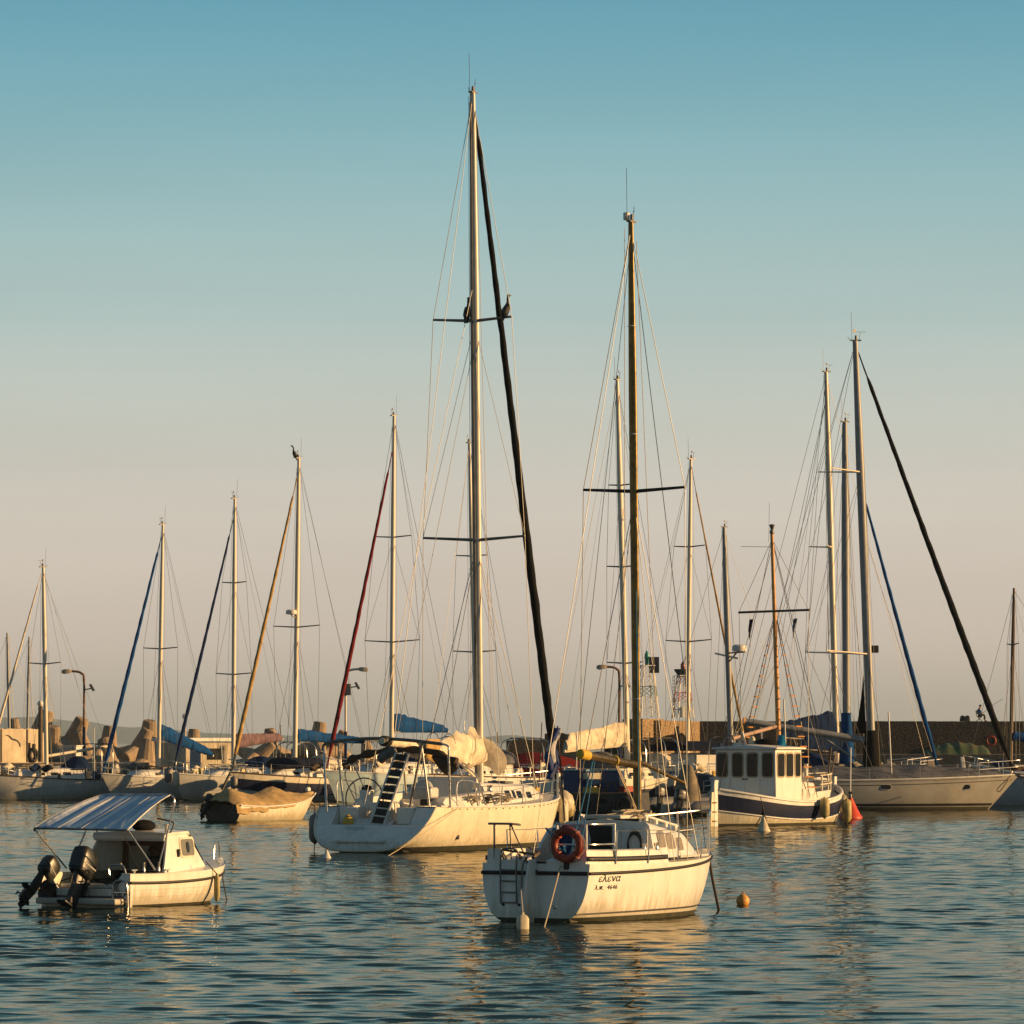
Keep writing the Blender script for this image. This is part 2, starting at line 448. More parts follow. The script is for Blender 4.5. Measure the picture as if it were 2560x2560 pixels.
def furled(root, p0, p1, r, m, seed=0, name='furled_sail', top=.93):
    p0, p1 = Vector(p0), Vector(p1); n = 70; L = (p1 - p0).length
    pts, rr = [], []
    for i in range(n + 1):
        u = i / n
        if u < .035: k = .42
        elif u < .3: k = .42 + .58 * min(1, (u - .035) / .05)
        else: k = 1 - .52 * (u - .3) / .7
        if u > top: k = .22
        j = .07 * math.sin(u * L * 6.3 + seed) + .09 * noise.noise(Vector((u * L * 2.2, seed, 0)))
        sgv = math.sin(math.pi * u) * .004 * L
        pts.append(p0.lerp(p1, u) + Vector((r * .12 * noise.noise(Vector((u * L * 1.3, seed, 5))), r * .12 * noise.noise(Vector((u * L * 1.3, seed, 9))), -sgv)))
        rr.append(r * k * (1 + j))
    return MB().tube(pts, rr, 9).build(name, m, root)

def wire(root, pts, r, m=None, name='shroud'):
    return MB().tube(pts, r, 5).build(name, m or WIRE, root)

def masthead(root, top, k=1.0, vhf=1.0, vane=True, fwd=1.0, light=True):
    top = Vector(top)
    b = MB().box(top + V(.03 * fwd, 0, .02), (.42 * k, .14 * k, .05 * k))
    b.tube([top + V(-.2 * k, 0, .02), top + V(-.3 * k, 0, .14 * k)], .012 * k, 5)
    if light: b.lathe([(.05 * k, .0), (.055 * k, .06 * k), (.05 * k, .17 * k), (.01, .19 * k)], top + V(.04, 0, .04), 8)
    b.build('masthead_fitting', DSTEEL, root)
    if vhf:
        tube('antenna', [top + V(-.12 * k, .04, 0), top + V(-.16 * k, .04, vhf)], .008 * k, DSTEEL, root, 5)
    if vane:
        w = MB().tube([top + V(.16 * k, 0, .0), top + V(.2 * k, 0, .34 * k)], .009 * k, 5)
        w.tube([top + V(-.05 * k, -.13 * k, .34 * k), top + V(.45 * k, .15 * k, .36 * k)], .009 * k, 5)
        w.plate(top + V(-.05 * k, -.13 * k, .38 * k), (1, .5, 0), (0, 0, 1), .13 * k, .13 * k, .012)
        w.build('wind_vane', DSTEEL, root)

def mast_rig(root, h, base, top, r, m, spreaders, wr, am, chain_w, bow=None, stern=None, jib=None, swept=0.0, sx=.72, spr_r=.035, spr_m=None, extra_wires=True, mh=1.0, vhf=1.0):
    """spreaders: list of (z, half length); returns mast point by height"""
    base, top = Vector(base), Vector(top)
    n = 14
    pts = [base.lerp(top, i / n) for i in range(n + 1)]
    rr = [r * (1 if i / n < .72 else 1 - .38 * (i / n - .72) / .28) for i in range(n + 1)]
    MB().tube(pts, rr, 14, sx=sx).build('mast', m, root)
    P = lambda z: base.lerp(top, (z - base.z) / (top.z - base.z))
    hd = P(top.z - .12)
    tips = {-1: [], 1: []}
    for z, hl in spreaders:
        c = P(z)
        for sd in (-1, 1):
            tip = c + V(-swept * hl, sd * hl, hl * .05)
            MB().tube([c + V(0, sd * r * .4, 0), tip], [spr_r, spr_r * .7], 8).build('spreader', spr_m or DSTEEL, root)
            tips[sd].append(tip)
    for sd in (-1, 1):
        cp = V(am - .15, sd * chain_w, h.sheer(am / h.L) if h else base.z)
        if tips[sd]:
            wire(root, [hd] + tips[sd] + [cp], wr)
            low = P(spreaders[-1][0] - .15)
            wire(root, [low, cp + V(.5, 0, 0)], wr)
            if extra_wires:
                wire(root, [low, cp + V(-.55, 0, 0)], wr)
                if len(spreaders) > 1: wire(root, [P(spreaders[0][0] - .1), tips[sd][-1]], wr * .8)
        else:
            wire(root, [hd, cp], wr)
    if stern is not None:
        wire(root, [hd, stern], wr, name='backstay')
    if bow is not None:
        wire(root, [bow, hd], wr, name='forestay')
    if extra_wires:
        wire(root, [hd + V(-.1, .08, 0), base + V(-.25, .15, .6)], wr * .8, ROPE, 'halyard')
        wire(root, [P(lerp(base.z, top.z, .97)) + V(.1, -.06, 0), base + V(.3, -.3, .4)], wr * .8, ROPE, 'halyard')
    if mh: masthead(root, top, mh, vhf)
    return P

def boom_cover(root, p_mast, p_end, m, h0=.55, h1=.22, wd=.16, boom_m=None, drop=.08, seed=0, boom=True, name='sail_cover', bumps=.1, hump=0.0):
    p0, p1 = Vector(p_mast), Vector(p_end)
    if boom:
        tube('boom', [p0, p1], .075, boom_m or ALUW, root, 10)
    n = 34; rg = []
    ax = (p1 - p0).normalized(); sd = ax.cross(V(0, 0, 1)).normalized()
    for i in range(n + 1):
        u = i / n; c = p0.lerp(p1, .005 + u * .97)
        hh = lerp(h0, h1, u ** .8) * (1 + hump * math.sin(math.pi * min(1, u * 1.6)))
        if u < .05: hh *= .75 + 5 * u
        if u > .97: hh *= .7
        ring = []
        for k in range(14):
            a = 2 * math.pi * k / 14
            ww = wd * lerp(1.15, .8, u) * (1 - .35 * max(0, math.sin(a)))
            y = math.cos(a) * ww; z = math.sin(a) * hh / 2 + hh / 2 - drop
            f = 1 + bumps * noise.noise(V(u * 9 + seed, math.cos(a) * 1.3, math.sin(a) * 1.3 + seed)) + bumps * .7 * noise.noise(V(u * 24 + seed, a * 1.1, seed))
            ring.append(c + sd * y * f + V(0, 0, z * f))
        rg.append(ring)
        if i % 8 == 5 and name == 'sail_cover':
            MB().tube([c + (q - c) * 1.015 for q in ring] + [c + (ring[0] - c) * 1.015], .011, 4).build('sail_tie', m, root)
    return MB().rings(rg).build(name, m, root)

def stanchions(root, h, ts, side, hgt=.62, r=.014, wr=.008, lines=(1.0, .52), m=None):
    tops = []
    for t in ts:
        p = h.pt(t, 0, side); p.y -= side * .05
        q = p + V(0, side * .03, hgt)
        MB().tube([p, q], r, 6).build('stanchion', m or STEEL, root)
        tops.append((p, q))
    for f in lines:
        pts = []
        for a, b in zip(tops, tops[1:]):
            pts += sag(a[0].lerp(a[1], f), b[0].lerp(b[1], f), .012, 4)[:-1]
        pts.append(tops[-1][0].lerp(tops[-1][1], f))
        MB().tube(pts, wr, 5).build('lifeline', m or STEEL, root)

def pulpit(root, h, t0, hgt=.65, r=.016, m=None):
    p = {sd: h.pt(t0, 0, sd) for sd in (-1, 1)}
    bow = h.pt(1.0, 0)
    top = [p[-1] + V(0, .04, hgt), p[-1].lerp(bow, .55) + V(0, -.02, hgt * 1.02), bow + V(.05, 0, hgt * 1.05), p[1].lerp(bow, .55) + V(0, .02, hgt * 1.02), p[1] + V(0, -.04, hgt)]
    mb = MB().tube(arc_pts(top, 5), r, 7)
    mid = [q - V(0, 0, hgt * .48) for q in top]
    mb.tube(arc_pts([mid[0], mid[1], mid[2] - V(.08, 0, 0), mid[3], mid[4]], 5), r * .8, 6)
    for sd in (-1, 1):
        mb.tube([p[sd] + V(0, -sd * .04, 0), p[sd] + V(0, -sd * .04, hgt)], r, 6)
        q = p[sd].lerp(bow, .6)
        mb.tube([q, q + V(-.06, sd * .02, hgt * 1.02)], r, 6)
    return mb.build('pulpit', m or STEEL, root)

def cabin(root, a0, a1, w0, w1, z0, z1, base, m, windows=(), wm=None, tumble=.12, aft_m=None, name='cabin', frame=None, rnd=.06, front=.5):
    """coachroof: half width w0..w1, roof height z0..z1 above local z = base"""
    def ring(a, w, z, ins=0.0):
        wt = w - tumble * min(1, (z - base) / .6)
        return [V(a, -w, base), V(a, -wt - .0, z - rnd), V(a, -wt + rnd * 1.2, z), V(a, 0, z + .05), V(a, wt - rnd * 1.2, z), V(a, wt, z - rnd), V(a, w, base)]
    n = 8; rg = []
    for i in range(n + 1):
        u = i / n; a = lerp(a0, a1, u)
        rg.append(ring(a, lerp(w0, w1, u), lerp(z0, z1, u)))
    rg.append(ring(a1 + front, w1 * .72, base + .06))
    o = MB().rings(rg, smooth=False).build(name, m, root)
    for sd in (-1, 1):
        for (aw, lw, zc, hw) in windows:
            u = (aw - a0) / (a1 - a0); w = lerp(w0, w1, u); zt = lerp(z0, z1, u)
            tp = tumble * min(1, (zt - base) / .6)
            f = (zc - base) / max(.05, zt - rnd - base)
            y = sd * (w - tp * f)
            uu = V(1, sd * (w1 - w0) / (a1 - a0), 0); vv = V(0, -sd * tp, zt - rnd - base)
            nn = uu.cross(vv).normalized() * (1 if sd < 0 else -1)
            nn = nn if nn.y * sd > 0 else -nn
            wobj = MB().plate(V(aw, y, zc) + nn * .006, uu, vv, lw, hw, .014, min(lw, hw) * .25).build('window', wm or GLASS, root)
            if frame:
                MB().plate(V(aw, y, zc) + nn * .001, uu, vv, lw + .05, hw + .05, .012, min(lw, hw) * .3).build('frame', frame, wobj)
    return o

def fender(label, top, ln, r, m, group=None, rope_to=None, ball=False, tilt=0.0):
    root = thing('fender', label, 'fender', (top[0], top[1], top[2] - ln), 0, group)
    mb = MB()
    if ball:
        mb.lathe([(.02, ln), (r * .3, ln * .96), (r * .8, ln * .78), (r, ln * .48), (r * .75, ln * .16), (r * .3, .02), (.01, 0)], seg=16)
    else:
        mb.lathe([(.025, ln), (.03, ln * .95), (r * .75, ln * .88), (r, ln * .8), (r * 1.02, ln * .5), (r, ln * .2), (r * .72, ln * .10), (.04, ln * .03), (.02, 0)], seg=16)
    mb.build('body', m, root)
    if rope_to is not None:
        q = Vector(rope_to) - Vector((top[0], top[1], top[2] - ln))
        tube('line', [V(0, 0, ln - .01), q], .012, ROPED, root, 5)
    return root

def outboard(root, at, tilt=0.0, k=1.0, m=MOTOR, yaw=0.0):
    """outboard motor clamped at local point `at`, facing aft (-X); tilt lifts the leg"""
    Mx = Matrix.Rotation(R(yaw), 3, 'Z') @ Matrix.Rotation(R(tilt), 3, 'Y')
    T = lambda x, y, z: Vector(at) + Mx @ (V(x, y, z) * k)
    leg = MB()
    leg.rings([[T(x + dx, dy, z) for dx, dy in ((-.13 * w, -.055), (.09 * w, -.06), (.12 * w, 0), (.09 * w, .06), (-.13 * w, .055), (-.17 * w, 0))]
               for x, z, w in ((-.16, .12, 1.3), (-.16, -.1, 1.15), (-.17, -.5, .95), (-.19, -.78, .9), (-.2, -.92, .8))])
    leg.plate(T(-.3, 0, -.56), Mx @ V(1, 0, 0), Mx @ V(0, 1, 0), .42 * k, .22 * k, .02 * k, .05 * k)
    leg.rings([[T(x, r * math.cos(a), -.8 + r * math.sin(a)) for a in [i * math.pi / 4 for i in range(8)]] for x, r in ((.02, .02), (-.05, .06), (-.25, .075), (-.38, .05))])
    leg.rings([[T(x, dy, z) for dy in (-.01, .01)] + [T(x2, dy, z) for dy in (.01, -.01)] for x, x2, z in ((-.05, -.28, -.84), (-.12, -.26, -1.06))], smooth=False)
    leg.rings([[T(x, y, z) for x, y, z in ((.02, -.1, .1), (.02, .1, .1), (.02, .1, -.25), (.02, -.1, -.25))], [T(x, y, z) for x, y, z in ((-.06, -.1, .1), (-.06, .1, .1), (-.06, .1, -.25), (-.06, -.1, -.25))]], smooth=False)
    o = leg.build('outboard_motor', m, root)
    cw = MB(); rg = []
    for z, x0, x1, w in ((.08, -.34, .02, .12), (.13, -.40, .05, .155), (.16, -.40, .05, .155), (.17, -.42, .06, .17), (.42, -.44, .05, .172), (.55, -.42, .0, .158), (.59, -.38, -.05, .13), (.605, -.3, -.12, .07)):
        c = (x0 + x1) / 2; hx = (x1 - x0) / 2
        rg.append([T(c + hx * math.copysign(abs(math.cos(a)) ** .38, math.cos(a)), w * math.copysign(abs(math.sin(a)) ** .38, math.sin(a)), z) for a in [i * math.pi / 8 for i in range(16)]])
    cw.rings(rg).build('cowling', m, o)
    for sd in (-1, 1):
        MB().rings([[T(x, sd * .176, z) for x, z in ((-.36, z0), (.0, z0), (.0, z0 + .022), (-.36, z0 + .022))] + [T(x, sd * .168, z) for x, z in ((-.36, z0), (.0, z0))] for z0 in (.26, .262)], cap=True, smooth=False).build('stripe', WPAINT, o)
    pr = MB()
    for q in range(3):
        a = q * 2.094
        pr.rings([[T(-.40 + s1, r * math.cos(a + da), -.8 + r * math.sin(a + da)) for s1, da in ((-.015, -.35), (.015, -.35), (.02, .35), (-.01, .35))] for r in (.03, .15)], smooth=False)
    pr.build('propeller', DSTEEL, o)
    return o

# ------------------------------------------------------------------ water, land, sky line
def make_water():
    rng = np.random.default_rng(3)
    ys = [-40, 20, 44]
    y = 50.0
    while y < 335:
        ys.append(y); y += 0.11 + 0.27 * ((y - 50) / 285) ** 1.0
    ys += [350, 380, 430, 600, 1000, 2000, 5000, 14500]
    ys = np.array(ys)
    nu = 440
    u = np.linspace(-1, 1, nu)
    Y = np.repeat(ys[:, None], nu + 4, 1)
    half = np.clip(ys, 50, 600) * 0.185
    X = np.empty_like(Y)
    X[:, 2:-2] = half[:, None] * u[None, :]
    X[:, 1] = -half * 1.5 - 10; X[:, -2] = half * 1.5 + 10
    X[:, 0] = -1900; X[:, -1] = 1900
    Z = np.zeros_like(Y)
    N = 120
    lam = np.exp(rng.uniform(np.log(.28), np.log(1.4), N))
    ang = rng.normal(0.10, 0.38, N) + np.where(rng.random(N) < .12, math.pi / 2.6, 0) - math.pi / 2
    k = 2 * math.pi / lam
    slope = 0.0098 * (lam / 1.0) ** -0.2
    dyr = np.gradient(ys)[:, None]
    for i in range(N):
        kx, ky = k[i] * math.cos(ang[i]), k[i] * math.sin(ang[i])
        Z += np.clip((lam[i] / dyr - 2.0) / 1.0, 0, 1) * slope[i] / k[i] * np.sin(kx * X + ky * Y + rng.uniform(0, 6.28))
    Z += 0.22 * np.abs(Z) - .004
    # calm and ruffled patches
    patch = .85 + .22 * np.sin(X * .19 + 1.3 * np.sin(Y * .043)) * np.sin(Y * .061 + X * .07) + .14 * np.sin(X * .53 - Y * .11 + 2 * np.sin(Y * .03))
    Z *= patch
    fade = np.clip((Y - 44) / 8, 0, 1) * np.clip((345 - Y) / 60, 0, 1)
    fade[:, :2] = 0; fade[:, -2:] = 0
    Z *= fade
    nr, nc = Y.shape
    co = np.stack([X, Y, Z], -1).reshape(-1, 3).astype(np.float32)
    a = np.arange(nr * nc).reshape(nr, nc)
    q = np.stack([a[:-1, :-1], a[:-1, 1:], a[1:, 1:], a[1:, :-1]], -1).reshape(-1, 4)
    me = bpy.data.meshes.new('water')
    me.vertices.add(len(co)); me.vertices.foreach_set('co', co.ravel())
    me.loops.add(q.size); me.loops.foreach_set('vertex_index', q.ravel().astype(np.int32))
    me.polygons.add(len(q)); me.polygons.foreach_set('loop_start', np.arange(0, q.size, 4, dtype=np.int32))
    me.update(calc_edges=True)
    me.polygons.foreach_set('use_smooth', np.ones(len(q), dtype=bool))
    m = bpy.data.materials.new('harbour water'); m.use_nodes = True
    n, l = m.node_tree.nodes, m.node_tree.links
    n.remove(n['Principled BSDF'])
    df = n.new('ShaderNodeBsdfDiffuse'); df.inputs['Color'].default_value = (.006, .022, .026, 1)    # murky green body of the water
    gl = n.new('ShaderNodeBsdfGlossy'); gl.inputs['Roughness'].default_value = .05; gl.inputs['Color'].default_value = (.70, .68, .61, 1)
    fn = n.new('ShaderNodeFresnel'); fn.inputs['IOR'].default_value = 1.22
    ms = n.new('ShaderNodeMixShader')
    l.new(fn.outputs[0], ms.inputs[0]); l.new(df.outputs[0], ms.inputs[1]); l.new(gl.outputs[0], ms.inputs[2])
    l.new(ms.outputs[0], n['Material Output'].inputs['Surface'])
    tc = n.new('ShaderNodeTexCoord')
    h = None
    for sc_, st in ((.8, 1.5), (2.2, 1.0), (6.0, .35)):
        mp = n.new('ShaderNodeMapping'); mp.inputs['Scale'].default_value = (.34, 1.0, 1.0)
        nz = n.new('ShaderNodeTexNoise'); nz.inputs['Scale'].default_value = sc_; nz.inputs['Detail'].default_value = 3
        l.new(tc.outputs['Object'], mp.inputs[0]); l.new(mp.outputs[0], nz.inputs['Vector'])
        ml = n.new('ShaderNodeMath'); ml.operation = 'MULTIPLY'; ml.inputs[1].default_value = st
        l.new(nz.outputs['Fac'], ml.inputs[0])
        if h is None: h = ml
        else:
            ad = n.new('ShaderNodeMath'); l.new(h.outputs[0], ad.inputs[0]); l.new(ml.outputs[0], ad.inputs[1]); h = ad
    bp = n.new('ShaderNodeBump'); bp.inputs['Strength'].default_value = 1.0; bp.inputs['Distance'].default_value = .016
    mp = n.new('ShaderNodeMapping'); mp.inputs['Scale'].default_value = (.16, .035, 1)      # ruffled and calm patches
    nz = n.new('ShaderNodeTexNoise'); nz.inputs['Scale'].default_value = 1.0; nz.inputs['Detail'].default_value = 3
    mr = n.new('ShaderNodeMapRange'); mr.inputs[1].default_value = .36; mr.inputs[2].default_value = .64; mr.inputs[3].default_value = .25; mr.inputs[4].default_value = 1.0
    l.new(tc.outputs['Object'], mp.inputs[0]); l.new(mp.outputs[0], nz.inputs['Vector']); l.new(nz.outputs['Fac'], mr.inputs[0]); l.new(mr.outputs[0], bp.inputs['Strength'])
    l.new(h.outputs[0], bp.inputs['Height'])
    for q in (df, gl, fn): l.new(bp.outputs[0], q.inputs['Normal'])
    me.materials.append(m)
    tag(link(bpy.data.objects.new('water', me)), kind='structure')
make_water()

# far headland, faded by the air
def make_hills():
    prof = [(-500, 1800), (-200, 1786), (0, 1793), (76, 1789), (120, 1798), (206, 1804), (252, 1813), (304, 1818), (356, 1816), (407, 1823), (504, 1832), (620, 1835), (740, 1840), (860, 1846), (960, 1850), (1100, 1852), (1180, 1846), (1240, 1839), (1285, 1837), (1340, 1843), (1420, 1852), (1600, 1856)]
    d0 = 11500; rows = []
    for j in range(9):
        v = j / 8; row = []
        for i in range(141):
            px = lerp(-500, 1600, i / 140)
            for (x0, y0), (x1, y1) in zip(prof, prof[1:]):
                if x0 <= px <= x1: yy = lerp(y0, y1, (px - x0) / (x1 - x0)); break
            hh = HCAM + (HOR - yy) * (d0 + 600) / F
            z = -1 + (hh + 1) * math.sin(v * math.pi / 2) * (1 + .05 * noise.noise(V(px * .03, v * 4, 0)) * (1 if v < .95 else .5))
            row.append(((px - 1280) * (d0 + 600) / F, d0 + 900 * v + 90 * noise.noise(V(px * .01, v * 3, 2)), z))
        rows.append(row)
    o = MB().grid(rows).build('headland', mat('scrubby hillside', (.060, .075, .070), .95, var=.35, vscale=.008, hue2=(.11, .11, .10)), None)
    tag(o, kind='structure')
make_hills()

def make_quays():
    # breakwater foot on the left, rough rock
    rows = []
    for j in range(24):
        v = j / 23; row = []
        for i in range(80):
            px = lerp(-260, 1080, i / 79); d = lerp(309, 352, v)
            z = 2.1 * min(1, v * 5) * (1 - max(0, v - .75) * 3) + .7 * noise.noise(V(px * .02, d * .35, 3)) - .4
            row.append(((px - 1280) * d / F, d, z))
        rows.append(row)
    tag(MB().grid(rows, smooth=False).build('breakwater_ground', ROCK), kind='structure')
    # left quay
    q = MB().box(((-230 - 1280) * 303 / F, 306, .4), (30, 12, 3.0))
    tag(q.build('quay_ground', CONC, None, .05), kind='structure')
    # quay under the long wall
    q = MB().box((45, 397, .6), (92, 18, 3.2))
    tag(q.build('harbour_quay', mat('dark concrete', (.10, .085, .07), .9, var=.25, vscale=.8, dirt=(.04, .035, .03), dirt_amt=.7), None, .06), kind='structure')  # quay concrete in a darker tone than the other quays
    q = MB().box((4, 322, .3), (26, 16, 2.2))
    tag(q.build('mole_ground', CONC, None, .06), kind='structure')
make_quays()

# long wall (in shade), its lit return, the beacon block, the steps and the low wall
def make_walls():
    def X(px, d): return (px - 1280) * d / F
    def wall(name, label, a, b, ztop, thick, m, z0=-1.0, n=40, rough=.05):
        """a,b: (px, d) ends of the visible face"""
        A = V(X(*a), a[1], 0); B = V(X(*b), b[1], 0); u = (B - A).normalized(); nn = V(-u.y, u.x, 0)
        if nn.y < 0: nn = -nn
        rg = []
        for i in range(n + 1):
            p = A.lerp(B, i / n); zt = ztop + rough * noise.noise(V(p.x * .9, p.y * .9, 0)) + rough * .6 * noise.noise(V(p.x * 3, p.y, 4))
            rg.append([p + V(0, 0, z0), p + V(0, 0, zt), p + nn * thick + V(0, 0, zt), p + nn * thick + V(0, 0, z0)])
        o = MB().rings(rg, smooth=False).build(name, m)
        return tag(o, label, 'wall')
    wall('harbour_wall', 'long shaded stone harbour wall with a flat top under the seated fisherman', (1752, 405), (3300, 405), 4.94, 2.2, STONE_SHADED, n=140, rough=.02)
    wall('wall_return', 'short sunlit stone wall crossed by a slanting shadow beside the beacons', (1652, 399), (1764, 420), 4.98, 1.6, STONE_LIT, rough=.03)
    # block under the beacons
    P = [V(X(1556, 405), 405, -1), V(X(1606, 396), 396, -1), V(X(1660, 402), 402, -1), V(X(1620, 413), 413, -1)]
    o = MB().prism(P, (0, 0, 1 + HCAM + (1855 - 1797) * 398 / F)).build('beacon_plinth', STONE_LIT, None, .05)
    tag(o, 'sunlit square stone block carrying the green beacon tower', 'plinth')
    st = MB()
    for i in range(9):
        px0 = lerp(1512, 1566, i / 9); zt = HCAM + (1855 - lerp(1851, 1800, i / 8)) * 402 / F
        st.box((X((px0 + 1584) / 2, 402), 403 + .0 * i, zt / 2 - .5), ((1584 - px0) * 402 / F, 3 - i * .11, zt + 1))
    tag(st.build('stone_steps', STONE_SHADED), 'shaded stone steps climbing to the beacon block', 'steps')
    wall('low_wall', 'low ruined shaded stone wall behind the white boom cover', (1362, 395), (1470, 395), HCAM + (1855 - 1833) * 395 / F, 1.5, STONE_SHADED, rough=.18)
    wall('low_wall', 'lowest shaded stone wall end just right of the black furled sail', (1270, 394), (1366, 394.3), HCAM + (1855 - 1850) * 395 / F, 1.5, STONE_SHADED, rough=.15)
    # cream wall with a painted gull on the left
    A, B = (-90, 300), (116, 307)
    root = thing('quay_wall', 'cream rendered quay wall with a painted black gull and rusty stains', 'wall')
    a, b = V(X(*A), A[1], 0), V(X(*B), B[1], 0); u = (b - a).normalized(); nn = V(u.y, -u.x, 0)
    zt = HCAM + (1855 - 1822) * 304 / F
    bods = MB(); L = (b - a).length; n = 30; rg = []
    for i in range(n + 1):
        p = a.lerp(b, i / n); z2 = zt + .10 * noise.noise(V(i * .7, 0, 0)) - (.25 if i > 27 else 0)
        rg.append([p + V(0, 0, -1), p + V(0, 0, z2), p - nn * 1.0 + V(0, 0, z2), p - nn * 1.0 + V(0, 0, -1)])
    bods.rings(rg, smooth=False).build('wall_face', CONCL, root)
    for px in (4, 60):
        f = (X(px, 303.5) - a.x) / (b.x - a.x); p = a.lerp(b, f)
        MB().box(p + nn * .02 + V(0, 0, (zt + 1.9) / 2), (.10, .08, zt - 1.95), Matrix.Rotation(math.atan2(u.y, u.x), 3, 'Z')).build('joint', BLACK, root)
    def on(px, py):
        f = (X(px, 303.8) - a.x) / (b.x - a.x); p = a.lerp(b, f); return p + V(0, 0, HCAM + (1855 - py) * 304.5 / F)
    gull = [(13, 1838.5), (19, 1837), (25, 1840), (30, 1846), (37, 1848), (43, 1853), (47, 1860), (47.5, 1868), (45, 1866), (43, 1858), (38, 1853), (31, 1851), (26, 1848), (22, 1842), (18, 1839.5)]
    MB().prism([on(*g) + nn * .004 for g in gull], nn * .012).build('painted_gull', mat('black paint', (.03, .03, .03), .8), root)
    MB().torus(on(72, 1888) + nn * .12, .36, .12, Matrix((u, V(0, 0, 1), nn)).transposed(), 20, 8).build('tyre_fender', BLACK, root)
    MB().box(on(64, 1863) + nn * .1, (.12, .12, .3)).box(on(75, 1866) + nn * .1, (.14, .12, .34)).box(on(69, 1872) + nn * .1, (.5, .12, .1)).build('bollard_bracket', RUST, root)
make_walls()

def lamp_post(label, base, top_py, d, head_px, side, flood_px=None, box_=False, pm=RUST, lower=None):
    px = base[0]; s = F / d
    root = thing('street_lamp', label, 'street lamp', ((px - 1280) / s, d, HCAM + (HOR - base[1]) / s), 0, 'lamp posts along the quay')
    Hh = (base[1] - top_py) / s
    dx = (head_px - px) / s
    pts = arc_pts([(0, 0, 0), (0, 0, Hh * .55), (0, 0, Hh - .5), (dx * .14, 0, Hh - .12), (dx * .4, 0, Hh), (dx * .75, 0, Hh + .03)], 6)
    tube('pole', pts, .075, pm, root, 8)
    if lower: tube('painted_base', [(0, 0, 0), (0, 0, Hh * lower)], .10, BLUED, root, 8)
    hd = MB(); sg = 1 if dx > 0 else -1
    hd.rings([[V(dx * .7 + sg * x, y, Hh + z) for y, z in ((-w, h0), (w, h0), (w * .8, h1), (-w * .8, h1))] for x, w, h0, h1 in ((0, .07, -.02, .08), (.12, .16, -.10, .16), (.5, .17, -.16, .15), (.66, .12, -.10, .08))], smooth=False)
    hd.build('lamp_head', mat('lamp housing', (.42, .36, .26), .5, var=.2), root)
    if flood_px:
        fx = (flood_px - px) / s
        r = Matrix.Rotation(R(-30 * (1 if fx > 0 else -1)), 3, 'Y')
        fl = MB().box((fx, 0, Hh - 1.05), (.16, .4, .5), r).tube([(0, 0, Hh - 1.2), (fx, 0, Hh - 1.1)], .04, 6)
        fl.build('floodlight', DSTEEL, root)
    if box_: box('control_box', (.1 * side, -.15, Hh - 1.3), (.5, .25, .75), GREYP, root, .02)
    return root
lamp_post('rusty lamp post with head to the left, behind the concrete tetrapods', (210, 1918), 1679, 318, 166, -1, 230, lower=.42)
lamp_post('lamp post with head to the right, behind the dark red furled sail', (864, 1905), 1674, 316, 908, 1, 893, True, pm=ALU, lower=.33)
lamp_post('lamp post with head to the left, between the white and the bronze mast', (1548, 1915), 1668, 300, 1505, -1, 1568, lower=.42)

def globe_post(label, px, top, bot, d, r, m):
    s = F / d
    root = thing('globe_lamp', label, 'globe lamp', ((px - 1280) / s, d, HCAM + (HOR - bot) / s))
    Hh = (bot - top) / s
    MB().lathe([(r * 1.1, 0), (r, .1), (r * .9, Hh - .45), (r * 1.15, Hh - .42), (r * .6, Hh - .36)], seg=10).build('post', m, root)
    MB().sphere((0, 0, Hh - .19), .2).build('globe', GLOBE, root)
globe_post('globe lamp on a thick dark post at the end of the cream quay wall', 101, 1752, 1905, 299.5, .15, WOODD)
globe_post('small globe lamp beside the second blue furled sail', 463, 1784, 1860, 305, .06, ALU)

